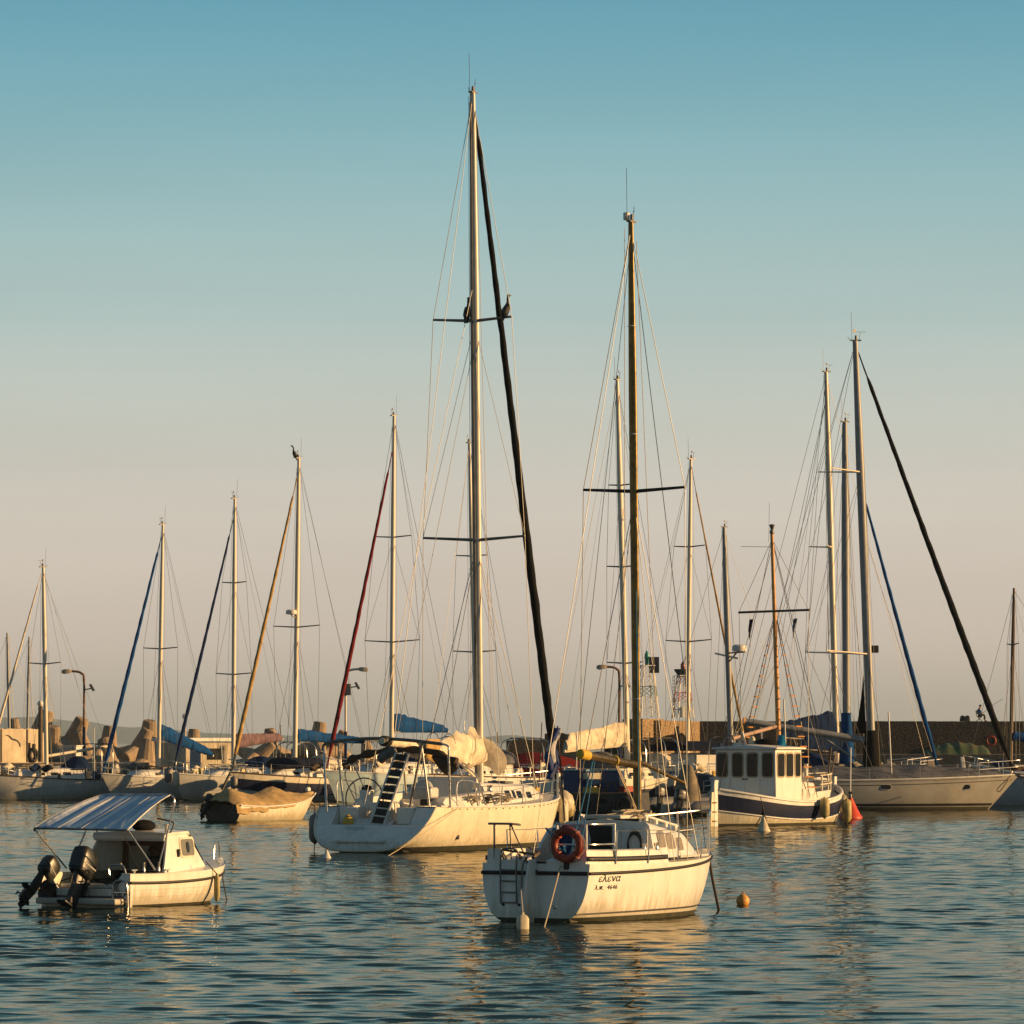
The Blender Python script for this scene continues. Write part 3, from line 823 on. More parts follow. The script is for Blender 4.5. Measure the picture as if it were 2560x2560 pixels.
# tetrapods
def tetrapod_mesh():
    mb = MB()
    dirs = [V(0, 0, 1)] + [V(math.cos(a) * .943, math.sin(a) * .943, -.333) for a in (0, 2.094, 4.189)]
    for dv in dirs:
        q = dv.to_track_quat('Z', 'Y').to_matrix()
        mb.lathe([(.55, -.2), (.62, .25), (.50, .95), (.40, 1.62), (.345, 1.69), (.01, 1.70)], (0, 0, 0), 14, M=q)
    bmesh.ops.recalc_face_normals(mb.bm, faces=mb.bm.faces)
    me = bpy.data.meshes.new('tetrapod'); mb.bm.to_mesh(me); mb.bm.free(); me.materials.append(CONC); me.set_sharp_from_angle(angle=R(25))
    return me
TM = tetrapod_mesh()
for px, top, k, d, rx, ry, rz, lab in [
    (38, 1795, .75, 330, 8, -6, 20, 'concrete tetrapod peeping over the cream quay wall'),
    (96, 1772, 1.25, 326, 10, 12, 50, 'tallest concrete tetrapod, directly behind the globe lamp post'),
    (132, 1812, 1.05, 322, 6, -14, 80, 'concrete tetrapod beside the leftmost white mast'),
    (180, 1790, 1.2, 326, 14, 20, 10, 'concrete tetrapod with a steep leg left of the rusty lamp post'),
    (168, 1856, .85, 319, 76, 10, 30, 'concrete tetrapod lying with a round leg end towards the water'),
    (214, 1824, 1.05, 322, -6, -16, 40, 'concrete tetrapod behind the rusty lamp post'),
    (270, 1814, 1.05, 325, 4, 3, 95, 'upright concrete tetrapod left of the first blue furled sail'),
    (276, 1842, 1.1, 318, -18, -6, 35, 'concrete tetrapod in front, crossed by the first blue furled sail'),
    (240, 1868, .8, 317, 60, 70, 20, 'toppled concrete tetrapod by the pale boom end'),
    (342, 1818, 1.05, 324, 8, 24, 15, 'concrete tetrapod leaning right, right of the first blue furled sail'),
    (370, 1798, 1.15, 329, 8, -10, 70, 'upright concrete tetrapod beside the mast with blue sail cover'),
    (362, 1846, 1.1, 318, -10, 6, 5, 'concrete tetrapod squat in front of the kiosk wall'),
    (424, 1836, .7, 330, 20, 30, 0, 'low concrete tetrapod behind the blue sail cover'),
    (484, 1822, .9, 328, 0, 2, 60, 'flat topped concrete tetrapod above the kiosk roof'),
    (676, 1820, .9, 328, 6, -4, 25, 'concrete tetrapod above the mauve sail cover'),
    (640, 1850, .9, 320, 30, 40, 35, 'concrete tetrapod below the mauve sail cover'),
    (793, 1803, 1.05, 327, 4, 5, 45, 'concrete tetrapod left of the dark red furled sail'),
    (842, 1824, .8, 327, 10, 22, 0, 'concrete tetrapod beside the foot of the dark red furled sail'),
    (920, 1845, .75, 325, 12, -10, 10, 'concrete tetrapod right of the dark red furled sail')]:
    s = F / d
    o = link(bpy.data.objects.new('tetrapod', TM))
    o.scale = (k, k, k)
    o.rotation_euler = (R(rx), R(ry), R(rz))
    zc = max((o.rotation_euler.to_matrix() @ v.co).z for v in TM.vertices) * k
    o.location = ((px - 1280) / s, d, HCAM + (HOR - top) / s - zc)
    tag(o, lab, 'tetrapod', 'concrete tetrapods on the breakwater')

# rocks under the tetrapods read as one mass with the ground; electric cabinet, kiosk, bins
def cabinet():
    d = 311; s = F / d
    root = thing('electric_cabinet', 'grey electric cabinet with a rusty door seam on the quay', 'cabinet', ((178 - 1280) / s, d, 1.6), R(-28))
    box('cabinet_body', (0, 0, .65), (1.25, .75, 1.35), GREYH, root, .02)
    box('door', (-.3, -.385, .65), (.56, .03, 1.15), mat('grey enamel', (.30, .31, .31), .5, dirt=(.2, .1, .05), streak=True), root, .01)
    box('door', (.3, -.385, .65), (.56, .03, 1.15), MATS['grey enamel'], root, .01)
    box('roof', (0, 0, 1.36), (1.35, .85, .07), GREYH, root, .01)
cabinet()
def kiosk():
    d = 302; s = F / d
    root = thing('harbour_kiosk', 'cream flat roofed harbour kiosk behind the blue sail cover', 'kiosk', ((486 - 1280) / s, d, 1.35), R(38))
    box('wall', (0, 0, .9), (3.6, 3.4, 1.85), CONCL, root, .02)
    box('roof', (.2, 0, 2.0), (4.2, 4.0, .22), WPAINT, root, .03)
    box('window', (.4, -1.71, 1.1), (1.2, .05, .7), GLASS, root)
    box('door', (-1.1, -1.71, .75), (.8, .05, 1.5), BLUED, root)
kiosk()

def lattice(label, px, top, bot, d, half0, half1, cols, light, lm):
    s = F / d
    root = thing('beacon_tower', label, 'beacon tower', ((px - 1280) / s, d, HCAM + (HOR - bot) / s), R(20))
    Hh = (bot - top) / s; n = 5
    def c(u, i): w = lerp(half0, half1, u); return V(w * (1, 1, -1, -1)[i % 4], w * (1, -1, -1, 1)[i % 4], Hh * u)
    for k in range(n):
        mb = MB(); u0, u1 = k / n, (k + 1) / n
        for i in range(4):
            mb.tube([c(u0, i), c(u1, i)], .05, 5)
            mb.tube([c(u0, i), c(u1, i + 1)], .022, 4); mb.tube([c(u0, i + 1), c(u1, i)], .022, 4)
            mb.tube([c(u1, i), c(u1, i + 1)], .03, 4)
        mb.build('lattice_bay', cols[k % len(cols)], root)
    box('platform', (0, 0, Hh), (half1 * 2.6, half1 * 2.6, .08), WPAINT, root)
    lad = MB()
    for k in range(12): lad.tube([(-half0 - .1, -.2, Hh * k / 12 + .2), (-half0 - .1, .2, Hh * k / 12 + .2)], .02, 4)
    lad.tube([(-half0 - .1, -.2, 0), (-half0 - .1, -.2, Hh)], .025, 4).tube([(-half0 - .1, .2, 0), (-half0 - .1, .2, Hh)], .025, 4)
    lad.build('ladder', DSTEEL, root)
    MB().lathe([(.16, 0), (.16, .55), (.2, .6), (.2, .9), (.1, 1.05), (.03, 1.2)], (0, 0, Hh + .04), 10).build('light', lm, root)
    return root, Hh
r1, h1 = lattice('white lattice beacon tower with a green light and a dark solar panel', 1617, 1664, 1793, 399, .78, .42, [WPAINT, WPAINT, mat('green paint', (.10, .16, .05), .6), WPAINT, WPAINT], 1, GPAINT)
MB().plate((.46, -.45, h1 + .05), (1, -.35, 0), (.32, -.30, -.8), .85, 1.35, .05).build('solar_panel', mat('solar panel', (.02, .02, .025), .4), r1)
r2, h2 = lattice('red and white lattice beacon tower with a red light and a dark dish skirt', 1707, 1689, 1795, 410, .72, .36, [WPAINT, WPAINT, RPAINT, WPAINT, mat('brown paint', (.16, .07, .05), .6)], 1, mat('red glass', (.35, .03, .02), .3))
MB().lathe([(.38, -.1), (.78, .42), (.8, .55), (.3, .56)], (0, 0, h2), 4).build('screen', NAVYD, r2)
box('white_box', (.0, -.6, .5), (.8, .5, .9), WPAINT, r2)

# nets and lifebuoy on the quay, the fisherman on the wall
rows = []
for j in range(9):
    row = []
    for i in range(36):
        u, v = i / 35, j / 8
        x = lerp((2310 - 1280) * 391 / F, (2475 - 1280) * 391 / F, u); yy = 389 + 5 * v
        z = 2.18 + (1.0 + .45 * noise.noise(V(u * 6, 0, 1))) * math.sin(math.pi * v) ** .6 * math.sin(math.pi * min(1, max(0, u))) ** .45 + .12 * noise.noise(V(u * 20, v * 6, 0))
        row.append((x, yy, max(2.19, z)))
    rows.append(row)
tag(MB().grid(rows).build('fishing_net', NETG), 'heap of green and brown fishing nets at the foot of the long wall', 'fishing net')
lb = thing('lifebuoy_stand', 'orange lifebuoy hung on the long wall right of the green nets', 'lifebuoy', ((2478 - 1280) * 404.6 / F, 404.6, HCAM + (HOR - 1852) * 404.6 / F))
MB().torus((0, 0, 0), .36, .085, Matrix.Rotation(R(90), 3, 'X'), 24, 8).build('ring', ORANGE, lb)
box('backboard', (0, .13, -.35), (.95, .1, 1.7), WOODD, lb)

def skin_body(name, verts, edges, radii, m, parent, root_i=0, sub=2):
    me = bpy.data.meshes.new(name); me.from_pydata([tuple(v) for v in verts], edges, [])
    o = link(bpy.data.objects.new(name, me)); me.materials.append(m)
    if parent is not None: o.parent = parent
    sk = o.modifiers.new('skin', 'SKIN')
    for i, r in enumerate(radii):
        rr = r if isinstance(r, tuple) else (r, r)
        me.skin_vertices[0].data[i].radius = rr
    me.skin_vertices[0].data[root_i].use_root = True
    ss = o.modifiers.new('sub', 'SUBSURF'); ss.levels = sub; ss.render_levels = sub
    for p in me.polygons: p.use_smooth = True
    return o

def fisherman():
    d = 406; s = F / d
    zt = 4.94
    x0 = (2452 - 1280) / s
    ch = thing('folding_chair', 'folding camping chair the fisherman sits on, on the harbour wall', 'chair', (x0 - .12, d, zt), 0)
    MB().plate((0, 0, .44), (1, 0, .05), (0, 1, 0), .46, .48, .03, .03).build('seat', NAVYC, ch)
    MB().plate((-.25, 0, .74), (-.14, 0, 1), (0, 1, 0), .28, .5, .03, .03).build('backrest', NAVYC, ch)
    for sd in (-.24, .24):
        MB().tube([(-.24, sd, 0), (.24, sd, .46)], .016, 6).build('leg', DSTEEL, ch)
        MB().tube([(.24, sd, 0), (-.22, sd, .46), (-.29, sd, .9)], .016, 6).build('leg', DSTEEL, ch)
        MB().tube([(-.26, sd, .64), (.2, sd, .64), (.2, sd, .46)], .018, 6).build('armrest', DSTEEL, ch)
    p = thing('person', 'seated person in a blue shirt and dark cap fishing from the long wall', 'person', (x0 - .1, d, zt), 0)
    vt = [(0, 0, .55), (-.05, 0, .72), (-.06, 0, .92), (-.02, 0, 1.03), (.02, 0, 1.12), (.05, 0, 1.21), (.07, 0, 1.30),
          (.0, .17, .98), (.12, .22, .76), (.36, .12, .74), (.0, -.17, .98), (.12, -.22, .76), (.36, -.08, .70),
          (.02, .10, .52), (.42, .13, .54), (.46, .13, .12), (.60, .13, .04), (.02, -.10, .52), (.40, -.13, .54), (.38, -.13, .12), (.52, -.13, .04)]
    ed = [(0, 1), (1, 2), (2, 3), (3, 4), (4, 5), (5, 6), (3, 7), (7, 8), (8, 9), (3, 10), (10, 11), (11, 12), (0, 13), (13, 14), (14, 15), (15, 16), (0, 17), (17, 18), (18, 19), (19, 20)]
    rd = [(.15, .17), (.14, .17), (.13, .18), (.07, .09), .055, .095, .085, .07, .05, .038, .07, .05, .038, .10, .078, .05, .045, .10, .078, .05, .045]
    skin_body('body', vt, ed, rd, SKIN, p)
    sv = vt[:4] + [vt[7], vt[8], vt[10], vt[11]]
    skin_body('shirt', sv, [(0, 1), (1, 2), (2, 3), (3, 4), (4, 5), (3, 6), (6, 7)], [(.165, .185), (.155, .185), (.145, .195), (.085, .11), .085, .07, .085, .07], SHIRT, p)
    tv = [vt[0]] + vt[13:16] + vt[17:20]
    skin_body('trousers', tv, [(0, 1), (1, 2), (2, 3), (0, 4), (4, 5), (5, 6)], [(.165, .18), .115, .092, .066, .115, .092, .066], TROUS, p)
    MB().sphere((.055, 0, 1.33), (.115, .105, .075)).build('cap', NAVYC, p)
    MB().tube([(.62, .13, .03), (.48, .13, .03)], [.04, .05], 8).tube([(.54, -.13, .03), (.40, -.13, .03)], [.04, .05], 8).build('shoes', BLACK, p)
    rod = MB().tube(arc_pts([(.28, .1, .68), (.6, .0, .95), (1.3, -.2, 1.5), (1.95, -.4, 1.9)], 6), [.016] * 19, 5)
    ro = rod.build('fishing_rod', WOODD); ro.location = (x0 - .1, d, zt); tag(ro, 'thin fishing rod held by the seated person', 'fishing rod')
    bag = MB()
    rgs = []
    for x, h_, w in ((-.42, .2, .2), (-.36, .42, .3), (-.2, .50, .32), (0, .40, .32), (.2, .50, .32), (.36, .44, .3), (.42, .2, .2)):
        rgs.append([(x, -w, 0), (x, -w, h_ * .7), (x, -w * .5, h_), (x, w * .5, h_), (x, w, h_ * .7), (x, w, 0)])
    bo = bag.rings(rgs).build('tackle_bag', BLACK); bo.location = ((2412 - 1280) / s, d, zt)
    tag(bo, 'lumpy black tackle bag left on the wall beside the fisherman', 'bag')
fisherman()

# ------------------------------------------------------------------ the near sloop with the orange life ring
def text_verts(s, size, shear, off=.0):
    cu = bpy.data.curves.new('text', 'FONT'); cu.body = s; cu.size = size; cu.shear = shear; cu.offset = off; cu.resolution_u = 3
    o = link(bpy.data.objects.new('text', cu))
    bpy.context.view_layer.update()
    me = bpy.data.meshes.new_from_object(o.evaluated_get(bpy.context.evaluated_depsgraph_get()))
    vs = [v.co.copy() for v in me.vertices]; fs = [tuple(p.vertices) for p in me.polygons]
    bpy.data.objects.remove(o); bpy.data.curves.remove(cu); bpy.data.meshes.remove(me)
    return vs, fs
def hull_text(root, h, s, size, a, z, shear=.0, off=.0, side=-1, sx=1.0, m=BOOT, slope=0.0, name='lettering'):
    vs, fs = text_verts(s, size, shear, off)
    co = []
    for v in vs:
        t = (a + v.x * sx) / h.L
        co.append(h.at_z(t, z + v.y + slope * v.x, side, .005))
    me = bpy.data.meshes.new(name); me.from_pydata([tuple(c) for c in co], [], fs)
    o = link(bpy.data.objects.new(name, me)); o.parent = root; me.materials.append(m)
    md = o.modifiers.new('solid', 'SOLIDIFY'); md.thickness = .003; md.offset = 0
    return o

def near_sloop():
    d0 = 86.0
    fr = Frame((1340 - 1280) * d0 / F, d0, 28)
    root = boat_root('sailing_boat', 'nearest white sloop with an orange life ring and a dark bronze mast', 'sailing boat', fr)
    h = Hull(7.0, 2.5, (1.04, 1.02, 1.15), (-.03, -.5, -.12), wt=.86, tm=.42, rb=.75, rs=.12, e0=.42, e1=.95, k=2.2)
    h.build(root, [WHITE, BOOT, WHITE, ANTIF], [(.60, 0), (.66, 0), (1.0, 0)], 40)
    rub = lambda t: h.sheer(t) - lerp(.17, .035, t)
    for sd in (-1, 1):
        tube('rubbing_strake', [h.at_z(i / 40, rub(i / 40), sd, .012) for i in range(41)], .028, BLACK, root, 8)
        tube('boot_stripe', h.v_line(sd, lambda t: lerp(.15, .17, t), 0.0, .985, .002), .016, BOOT, root, 6)
    tube('rubbing_strake', [h.at_z(0, rub(0), -1, 0) - V(.02, 0, 0), h.at_z(0, rub(0), 1, 0) - V(.02, 0, 0)], .036, BLACK, root, 8)
    # dark band low at the water
    for sd in (-1, 1):
        rows = [[h.at_z(i / 30 * .985, z, sd, .004) for i in range(31)] for z in (.085, .03, -.06)]
        MB().grid(rows).build('antifouling', ANTIF, root)
    MB().grid([[h.at_z(0, z, -1).lerp(h.at_z(0, z, 1), k / 8) - V(.012, 0, 0) for k in range(9)] for z in (.075, .03, -.02)]).build('antifouling', ANTIF, root)
    h.deck(root, DECK, 0, 1, dz=-.02, camber=.06)
    # cockpit coamings and their black stripes
    for sd in (-1, 1):
        rg = []
        for i in range(13):
            a = lerp(.03, 2.95, i / 12); w = h.W(a / 7) - .06; z = h.sheer(a / 7)
            top = z + (.26 if i < 11 else .26 - .09 * (i - 10))
            rg.append([V(a, sd * w, z - .02), V(a, sd * (w - .03), top - .02), V(a, sd * (w - .07), top), V(a, sd * (w - .30), top), V(a, sd * (w - .32), z - .02)])
        MB().rings(rg, smooth=False).build('coaming', WHITE, root)
        st = [[V(lerp(.0, 2.9, i / 12), sd * (h.W(lerp(.03, 2.9, i / 12) / 7) - .055 - zz * .12), h.sheer(lerp(.03, 2.9, i / 12) / 7) + .05 + zz + .01 * i / 12) for i in range(13)] for zz in (0.0, .085)]
        MB().grid(st).build('black_stripe', BOOT, root, solid=.012)
    # quarter moulding at the stern, both sides of the rudder
    MB().rings([[V(.0, y, .86), V(.0, y, 1.10), V(.30, y, 1.16), V(.30, y, .86)] for y in (-1.0, -.2)], smooth=False).build('stern_moulding', WHITE, root, .02)
    MB().rings([[V(.0, y, .86), V(.0, y, 1.10), V(.30, y, 1.16), V(.30, y, .86)] for y in (.2, 1.0)], smooth=False).build('stern_moulding', WHITE, root, .02)
    box('cockpit_sole', (1.3, 0, .98), (2.4, 1.1, .05), BLUED, root)
    # coachroof
    cb = cabin(root, 2.75, 5.0, 1.02, .62, 1.74, 1.50, 1.0, WHITE, [(3.36, .46, 1.42, .32), (3.96, .50, 1.37, .30), (4.52, .40, 1.31, .25)], AMBER, tumble=.14, frame=WPAINT, front=.85)
    box('black_base_stripe', (4.0, -.93, 1.065), (1.6, .02, .05), BOOT, root, rot=Matrix.Rotation(R(10), 3, 'Z'))
    MB().plate((2.735, .30, 1.36), (0, 1, 0), (0, 0, 1), .85, .62, .03, .03).build('companionway', BLACK, root)  # flat black plate puts the darkness of the open companionway into colour
    MB().plate((2.70, -.62, 1.36), (0, 1, 0), (0, 0, 1), .52, .5, .02, .05).build('bulkhead_panel', WHITE, root)
    MB().prism([V(1.75, 1.0, 1.1), V(2.75, 1.02, 1.1), V(2.75, .98, 1.66), V(2.35, .99, 1.62)], (0, -.06, 0)).build('side_screen', WHITE, root)
    box('sliding_hatch', (3.2, .05, 1.83), (1.0, .75, .07), DECK, root, .02)
    for sd in (-1, 1):
        hr = MB()
        hr.tube([(3.0, sd * .66, 1.86), (4.9, sd * .40, 1.64)], .022, 6)
        for k in range(4): hr.box(V(lerp(3.1, 4.8, k / 3), sd * lerp(.65, .41, k / 3), lerp(1.80, 1.60, k / 3)), (.08, .04, .09))
        hr.build('handrail', WPAINT, root)
    box('fore_hatch', (5.5, 0, 1.22), (.5, .5, .06), GREYH, root, .02)
    box('toe_board', (4.4, -.98, 1.10), (1.6, .05, .04), GREYH, root, rot=Matrix.Rotation(R(7), 3, 'Z'))
    # rig
    M0 = fr.px(1594, 2046, 4.0); M1 = fr.px(1577, 556, 4.0)
    bow = h.pt(1, 0) + V(-.05, 0, .03)
    P = mast_rig(root, h, M0, M1, .082, GOLDM, [(HCAM + (1855 - 1228) * (d0 + 3.5) / F, 1.05)], .0075, 4.0, 1.12, bow, V(.05, .1, 1.1), spr_m=BLACK, spr_r=.035, mh=.62, vhf=1.0)
    MB().lathe([(.05, 0), (.06, .02), (.06, .13), (.05, .14)], M1 + V(.02, .1, .05), 12).build('masthead_light', GLOBE, root)
    for z in (4.0, 8.9, 10.9):
        MB().torus(P(z), .078, .008, None, 16, 5).build('mast_band', WPAINT, root)
    b0 = fr.px(1588, 1912, 3.9); b1 = fr.px(1470, 1889, 1.4); b2 = fr.px(1437, 1882, .7)
    tube('boom', [b0, b1], .075, GOLDM, root, 12)
    MB().lathe([(.08, 0), (.095, .03), (.095, .32), (.085, .40), (.05, .42)], b1, 12, M=(b2 - b1).to_track_quat('Z', 'Y').to_matrix()).build('boom_end', YELLOW, root)
    MB().torus(b0.lerp(b1, .45), .085, .018, (b1 - b0).to_track_quat('Z', 'Y').to_matrix(), 14, 6).build('reefing_ring', YELLOW, root)
    tube('kicking_strap', [b0.lerp(b1, .42) - V(0, 0, .08), M0 + V(-.05, 0, .1)], .016, ROPE, root, 5)
    tube('kicking_strap', [b0.lerp(b1, .38) - V(0, 0, .08), M0 + V(-.08, -.05, .1)], .013, ROPE, root, 5)
    tube('spinnaker_pole', [fr.px(1592, 1905, 4.0) + V(.1, 0, 0), fr.px(1712, 1958, 5.6, .1)], .035, GOLDM, root, 8)
    tube('topping_lift', [b2 + V(.1, 0, .06), P(M1.z - .3)], .006, WIRE, root, 5)
    tube('mainsheet', [b1.lerp(b0, .1) - V(0, 0, .07), V(1.5, .1, 1.15)], .014, ROPEB, root, 6)
    tube('mainsheet', [b1.lerp(b0, .14) - V(0, 0, .07), V(1.6, -.05, 1.15)], .011, ROPEB, root, 6)
    tube('mast_rope', [P(6.0) + V(-.07, -.06, 0), M0 + V(-.15, -.1, .1)], .009, ROPEB, root, 5)
    # stern rails
    def rail(pts, name='stern_rail', r=.017, m=STEEL): return tube(name, pts, r, m, root, 7)
    zt, zm = 1.74, 1.38
    rail(arc_pts([(.04, -.38, zt), (.05, -.75, zt), (.22, -1.03, zt), (.95, -1.09, zt)], 5))
    rail(arc_pts([(.04, -.38, zm), (.05, -.75, zm), (.22, -1.03, zm), (.95, -1.09, zm)], 5))
    for y in (-.40, -.98): rail([(.06, y, 1.02), (.05, y, zt)])
    rail([(.95, -1.10, 1.0), (.95, -1.09, zt)])
    rail([(.04, .98, zt), (.04, .50, zt), (.2, .42, 1.72)], r=.022, m=DSTEEL)
    rail([(.05, .86, 1.0), (.04, .86, zt)], r=.022, m=DSTEEL)
    rail([(.4, .36, 1.02), (.06, .54, zt)], r=.018, m=DSTEEL)
    rail([(.10, .54, 1.02), (.06, .56, zt)], r=.014, m=DSTEEL)
    rail([(.08, .84, 1.36), (.2, .46, 1.36)], r=.014, m=DSTEEL)
    stanchions(root, h, [.135, .30, .47, .66, .82], -1, .60, .013, .0065, (1.0,), m=STEEL)
    stanchions(root, h, [.15, .34, .55, .78], 1, .60, .013, .0065, (1.0,), m=STEEL)
    pulpit(root, h, .80, .72, .018)
    # swimming ladder, rudder, tiller
    ld = MB()
    for y in (.34, .66):
        ld.tube(arc_pts([(.12, y, 1.12), (.0, y, 1.2), (-.10, y, 1.1), (-.10, y, .32)], 5), .017, 7)
    for z in (.92, .72, .52, .34): ld.tube([(-.10, .34, z), (-.10, .66, z)], .015, 6)
    ld.tube(arc_pts([(.05, .34, 1.1), (-.08, .36, 1.28), (-.08, .64, 1.28), (.05, .66, 1.1)], 5), .017, 7)
    ld.build('swim_ladder', DSTEEL, root)
    MB().tube(arc_pts([(.05, .24, 1.02), (-.05, .16, 1.16), (-.12, .2, 1.0), (-.1, .24, .6)], 5), .016, 6).build('outhaul_tube', DSTEEL, root)
    MB().rings([[V(-.03, -.03, z), V(-.03, .03, z), V(x1, .018, z), V(x1, -.018, z)] for z, x1 in ((-.5, -.42), (.2, -.46), (.75, -.40), (1.12, -.26))], smooth=False).build('rudder', WHITE, root, .01)
    for z in (.25, .9): box('rudder_hinge', (-.03, 0, z), (.1, .09, .05), DSTEEL, root)
    tube('tiller', [(-.12, .0, 1.14), (.3, .1, 1.22), (.75, .55, 1.30)], [.03, .028, .022], WOODD, root, 8)
    tube('tiller', [(.02, .02, 1.2), (.1, .8, 1.28)], .02, WOODD, root, 6)
    for (y, z) in ((-.42, .28), ): MB().lathe([(.045, 0), (.05, .015), (.03, .02), (.02, -.01)], (-.07, y, z), 12, M=Matrix.Rotation(R(-90), 3, 'Y')).build('drain', STEEL, root)
    for y, z in ((.62, .30), (.30, .30), (.12, .27)): box('ladder_stop', (-.06, y, z), (.05, .06, .05), BLACK, root, .01)
    box('stern_light', (-.02, -.62, 1.0), (.06, .10, .12), BLACK, root, .02)
    for a, y in ((2.9, -.95), (2.3, -1.0)): MB().lathe([(.06, 0), (.045, .03), (.04, .1), (.055, .13), (.01, .14)], (a, y, 1.23), 12).build('winch', STEEL, root)
    rc = MB()
    for k in range(3): rc.torus((2.70 - k * .02, -.62, 1.38 - .03 * k), .17, .016, Matrix.Rotation(R(88), 3, 'Y') @ Matrix.Diagonal((1.2, .8, 1)), 18, 5)
    rc.build('rope_coil', ROPED, root)
    rc = MB()
    for k in range(10): rc.tube(arc_pts([V(3.5 + random.uniform(-.4, .5), random.uniform(-.5, .3), 1.82 + random.uniform(0, .12)) for _ in range(4)], 5), .018, 5)
    rc.build('rope_tangle', ROPE, root)
    rc = MB()
    for k in range(6): rc.tube(arc_pts([V(1.6 + random.uniform(-.3, .3), .35 + random.uniform(-.25, .25), 1.15 + random.uniform(0, .5)) for _ in range(4)], 5), .02, 5)
    rc.build('rope_tangle', ROPEB, root)
    cbx = MB()
    rg = []
    for u in range(7):
        a = 1.5 + u * .12
        rg.append([V(a, .2 + .16 * math.cos(q) * (1 + .2 * noise.noise(V(u, q, 0))), 1.42 + .3 * math.sin(q) * (1 + .2 * noise.noise(V(u, q, 3)))) for q in [k * math.pi / 4 for k in range(8)]])
    cbx.rings(rg).build('canvas_bundle', BLUED, root)
    # lettering and number on the starboard quarter
    hull_text(root, h, 'ελενα', .172, .32, .715, .14, .002, sx=1.45)
    hull_text(root, h, 'λ.π.', .112, .24, .580, .1, .0, sx=1.55)
    hull_text(root, h, '4646', .112, .64, .580, .1, .0, sx=1.55)
    # bow roller and anchor chain down to the water
    bx = h.pt(1, 0)
    box('bow_roller', bx + V(.02, 0, .0), (.4, .12, .07), DSTEEL, root, .01)
    return fr, h
nfr, nh = near_sloop()

lr = thing('life_ring', 'orange life ring with a looped white cord on the nearest sloop', 'life ring', nfr.world(-.02, -.66, 1.38), nfr.rz)
MX = Matrix(((0, 0, -1), (0, 1, 0), (1, 0, 0)))
MB().torus((-.06, 0, 0), .255, .072, MX, 32, 10).build('ring', ORANGE, lr)
cd = MB()
for k in range(4):
    a0 = R(45 + 90 * k); p = []
    for i in range(9):
        a = a0 + R(90) * i / 8; rr = .335 - .05 * math.sin(math.pi * i / 8) * (1 if k % 2 else -.5)
        p.append(V(-.135 + .08 * math.sin(math.pi * i / 8), rr * math.sin(a), rr * math.cos(a)))
    cd.tube(p, .009, 5)
cd.build('cord', ROPE, lr)
for k in range(4):
    a = R(45 + 90 * k)
    MB().torus((-.06, .255 * math.sin(a), .255 * math.cos(a)), .076, .014, Matrix(((0, 0, -1), (math.sin(a), math.cos(a), 0), (math.cos(a), -math.sin(a), 0))).inverted() @ Matrix.Identity(3) if False else Matrix.Rotation(-a, 3, 'X') @ Matrix(((1, 0, 0), (0, 0, 1), (0, 1, 0))), 14, 5).build('band', mat('faded tape', (.45, .10, .05), .7), lr)

def rope(label, pts, r=.012, m=ROPE, name='mooring_rope', group='mooring ropes and chains'):
    return tag(tube(name, pts, r, m, None, 6), label, 'rope', group)
rope('pale mooring rope from the stern of the nearest sloop down into the water', sag(nfr.world(-.02, -.5, 1.0), WP(1357, 2318, D(2318)) - V(0, 0, .1), .02))
rope('weedy anchor chain hanging from the bow of the nearest sloop', arc_pts([nfr.world(7.05, -.02, 1.05), nfr.world(7.12, -.06, .6), WP(1803, 2264, 92.3) + V(0, 0, -.3)], 6), .028, ROPED, 'anchor_chain')
jw = WP(1307, 2322, D(2322))
jg = thing('plastic_can', 'white plastic can floating below the swimming ladder of the nearest sloop', 'plastic can', (jw.x, jw.y, -.02), R(20))
jb = MB()
rg = []
for z, w in ((-.06, .085), (0, .10), (.19, .10), (.245, .07), (.27, .022), (.30, .022)):
    rg.append([V(w * math.copysign(abs(math.cos(a)) ** .5, math.cos(a)), w * .8 * math.copysign(abs(math.sin(a)) ** .5, math.sin(a)), z) for a in [k * math.pi / 8 for k in range(16)]])
jb.rings(rg).build('body', FEND, jg)
tube('line', [V(0, 0, .28), Vector(nfr.world(-.1, .3, .75)) - Vector((jw.x, jw.y, -.02))], .012, ROPE, jg, 5) if False else None
rope('thin line holding the white plastic can at the stern of the nearest sloop', [nfr.world(-.11, .25, .62), Vector((jw.x, jw.y, .26))], .012)

def flag_bundle(label, base, top, m1, m2, ln, r, group=None):
    root = thing('flag', label, 'flag', base, 0, group)
    top = Vector(top) - Vector(base)
    tube('flagstaff', [V(0, 0, 0), top], .016, WOODD, root, 7)
    mb = MB()
    for q, mi in ((0, 0), (1, 1), (2, 0)):
        rg = []
        for i in range(13):
            u = i / 12; c = top * (1 - .02) - V(0, 0, ln * u) + V(-r * (.4 + 1.3 * u) + .05 * math.sin(u * 9 + q), .06 * math.sin(u * 7 + q * 2), 0) + V((q - 1) * r * .55 * u, 0, 0)
            rr = r * (.35 + .8 * math.sin(math.pi * min(1, .12 + u * .75))) * (1 + .25 * noise.noise(V(u * 6, q, 0)))
            rg.append([c + V(rr * math.cos(a) * .8, rr * math.sin(a), 0) for a in [k * math.pi / 4 for k in range(8)]])
        mb.rings(rg, mi=mi)
    mb.build('cloth', [m1, m2], root)
    return root
flag_bundle('drooping blue and white striped flag on a staff between the two nearest sailing boats', WP(1412, 2052, 89.5), WP(1394, 1815, 89.5), mat('flag blue', (.03, .05, .16), .9), mat('flag white', (.45, .45, .45), .9), .95, .085)

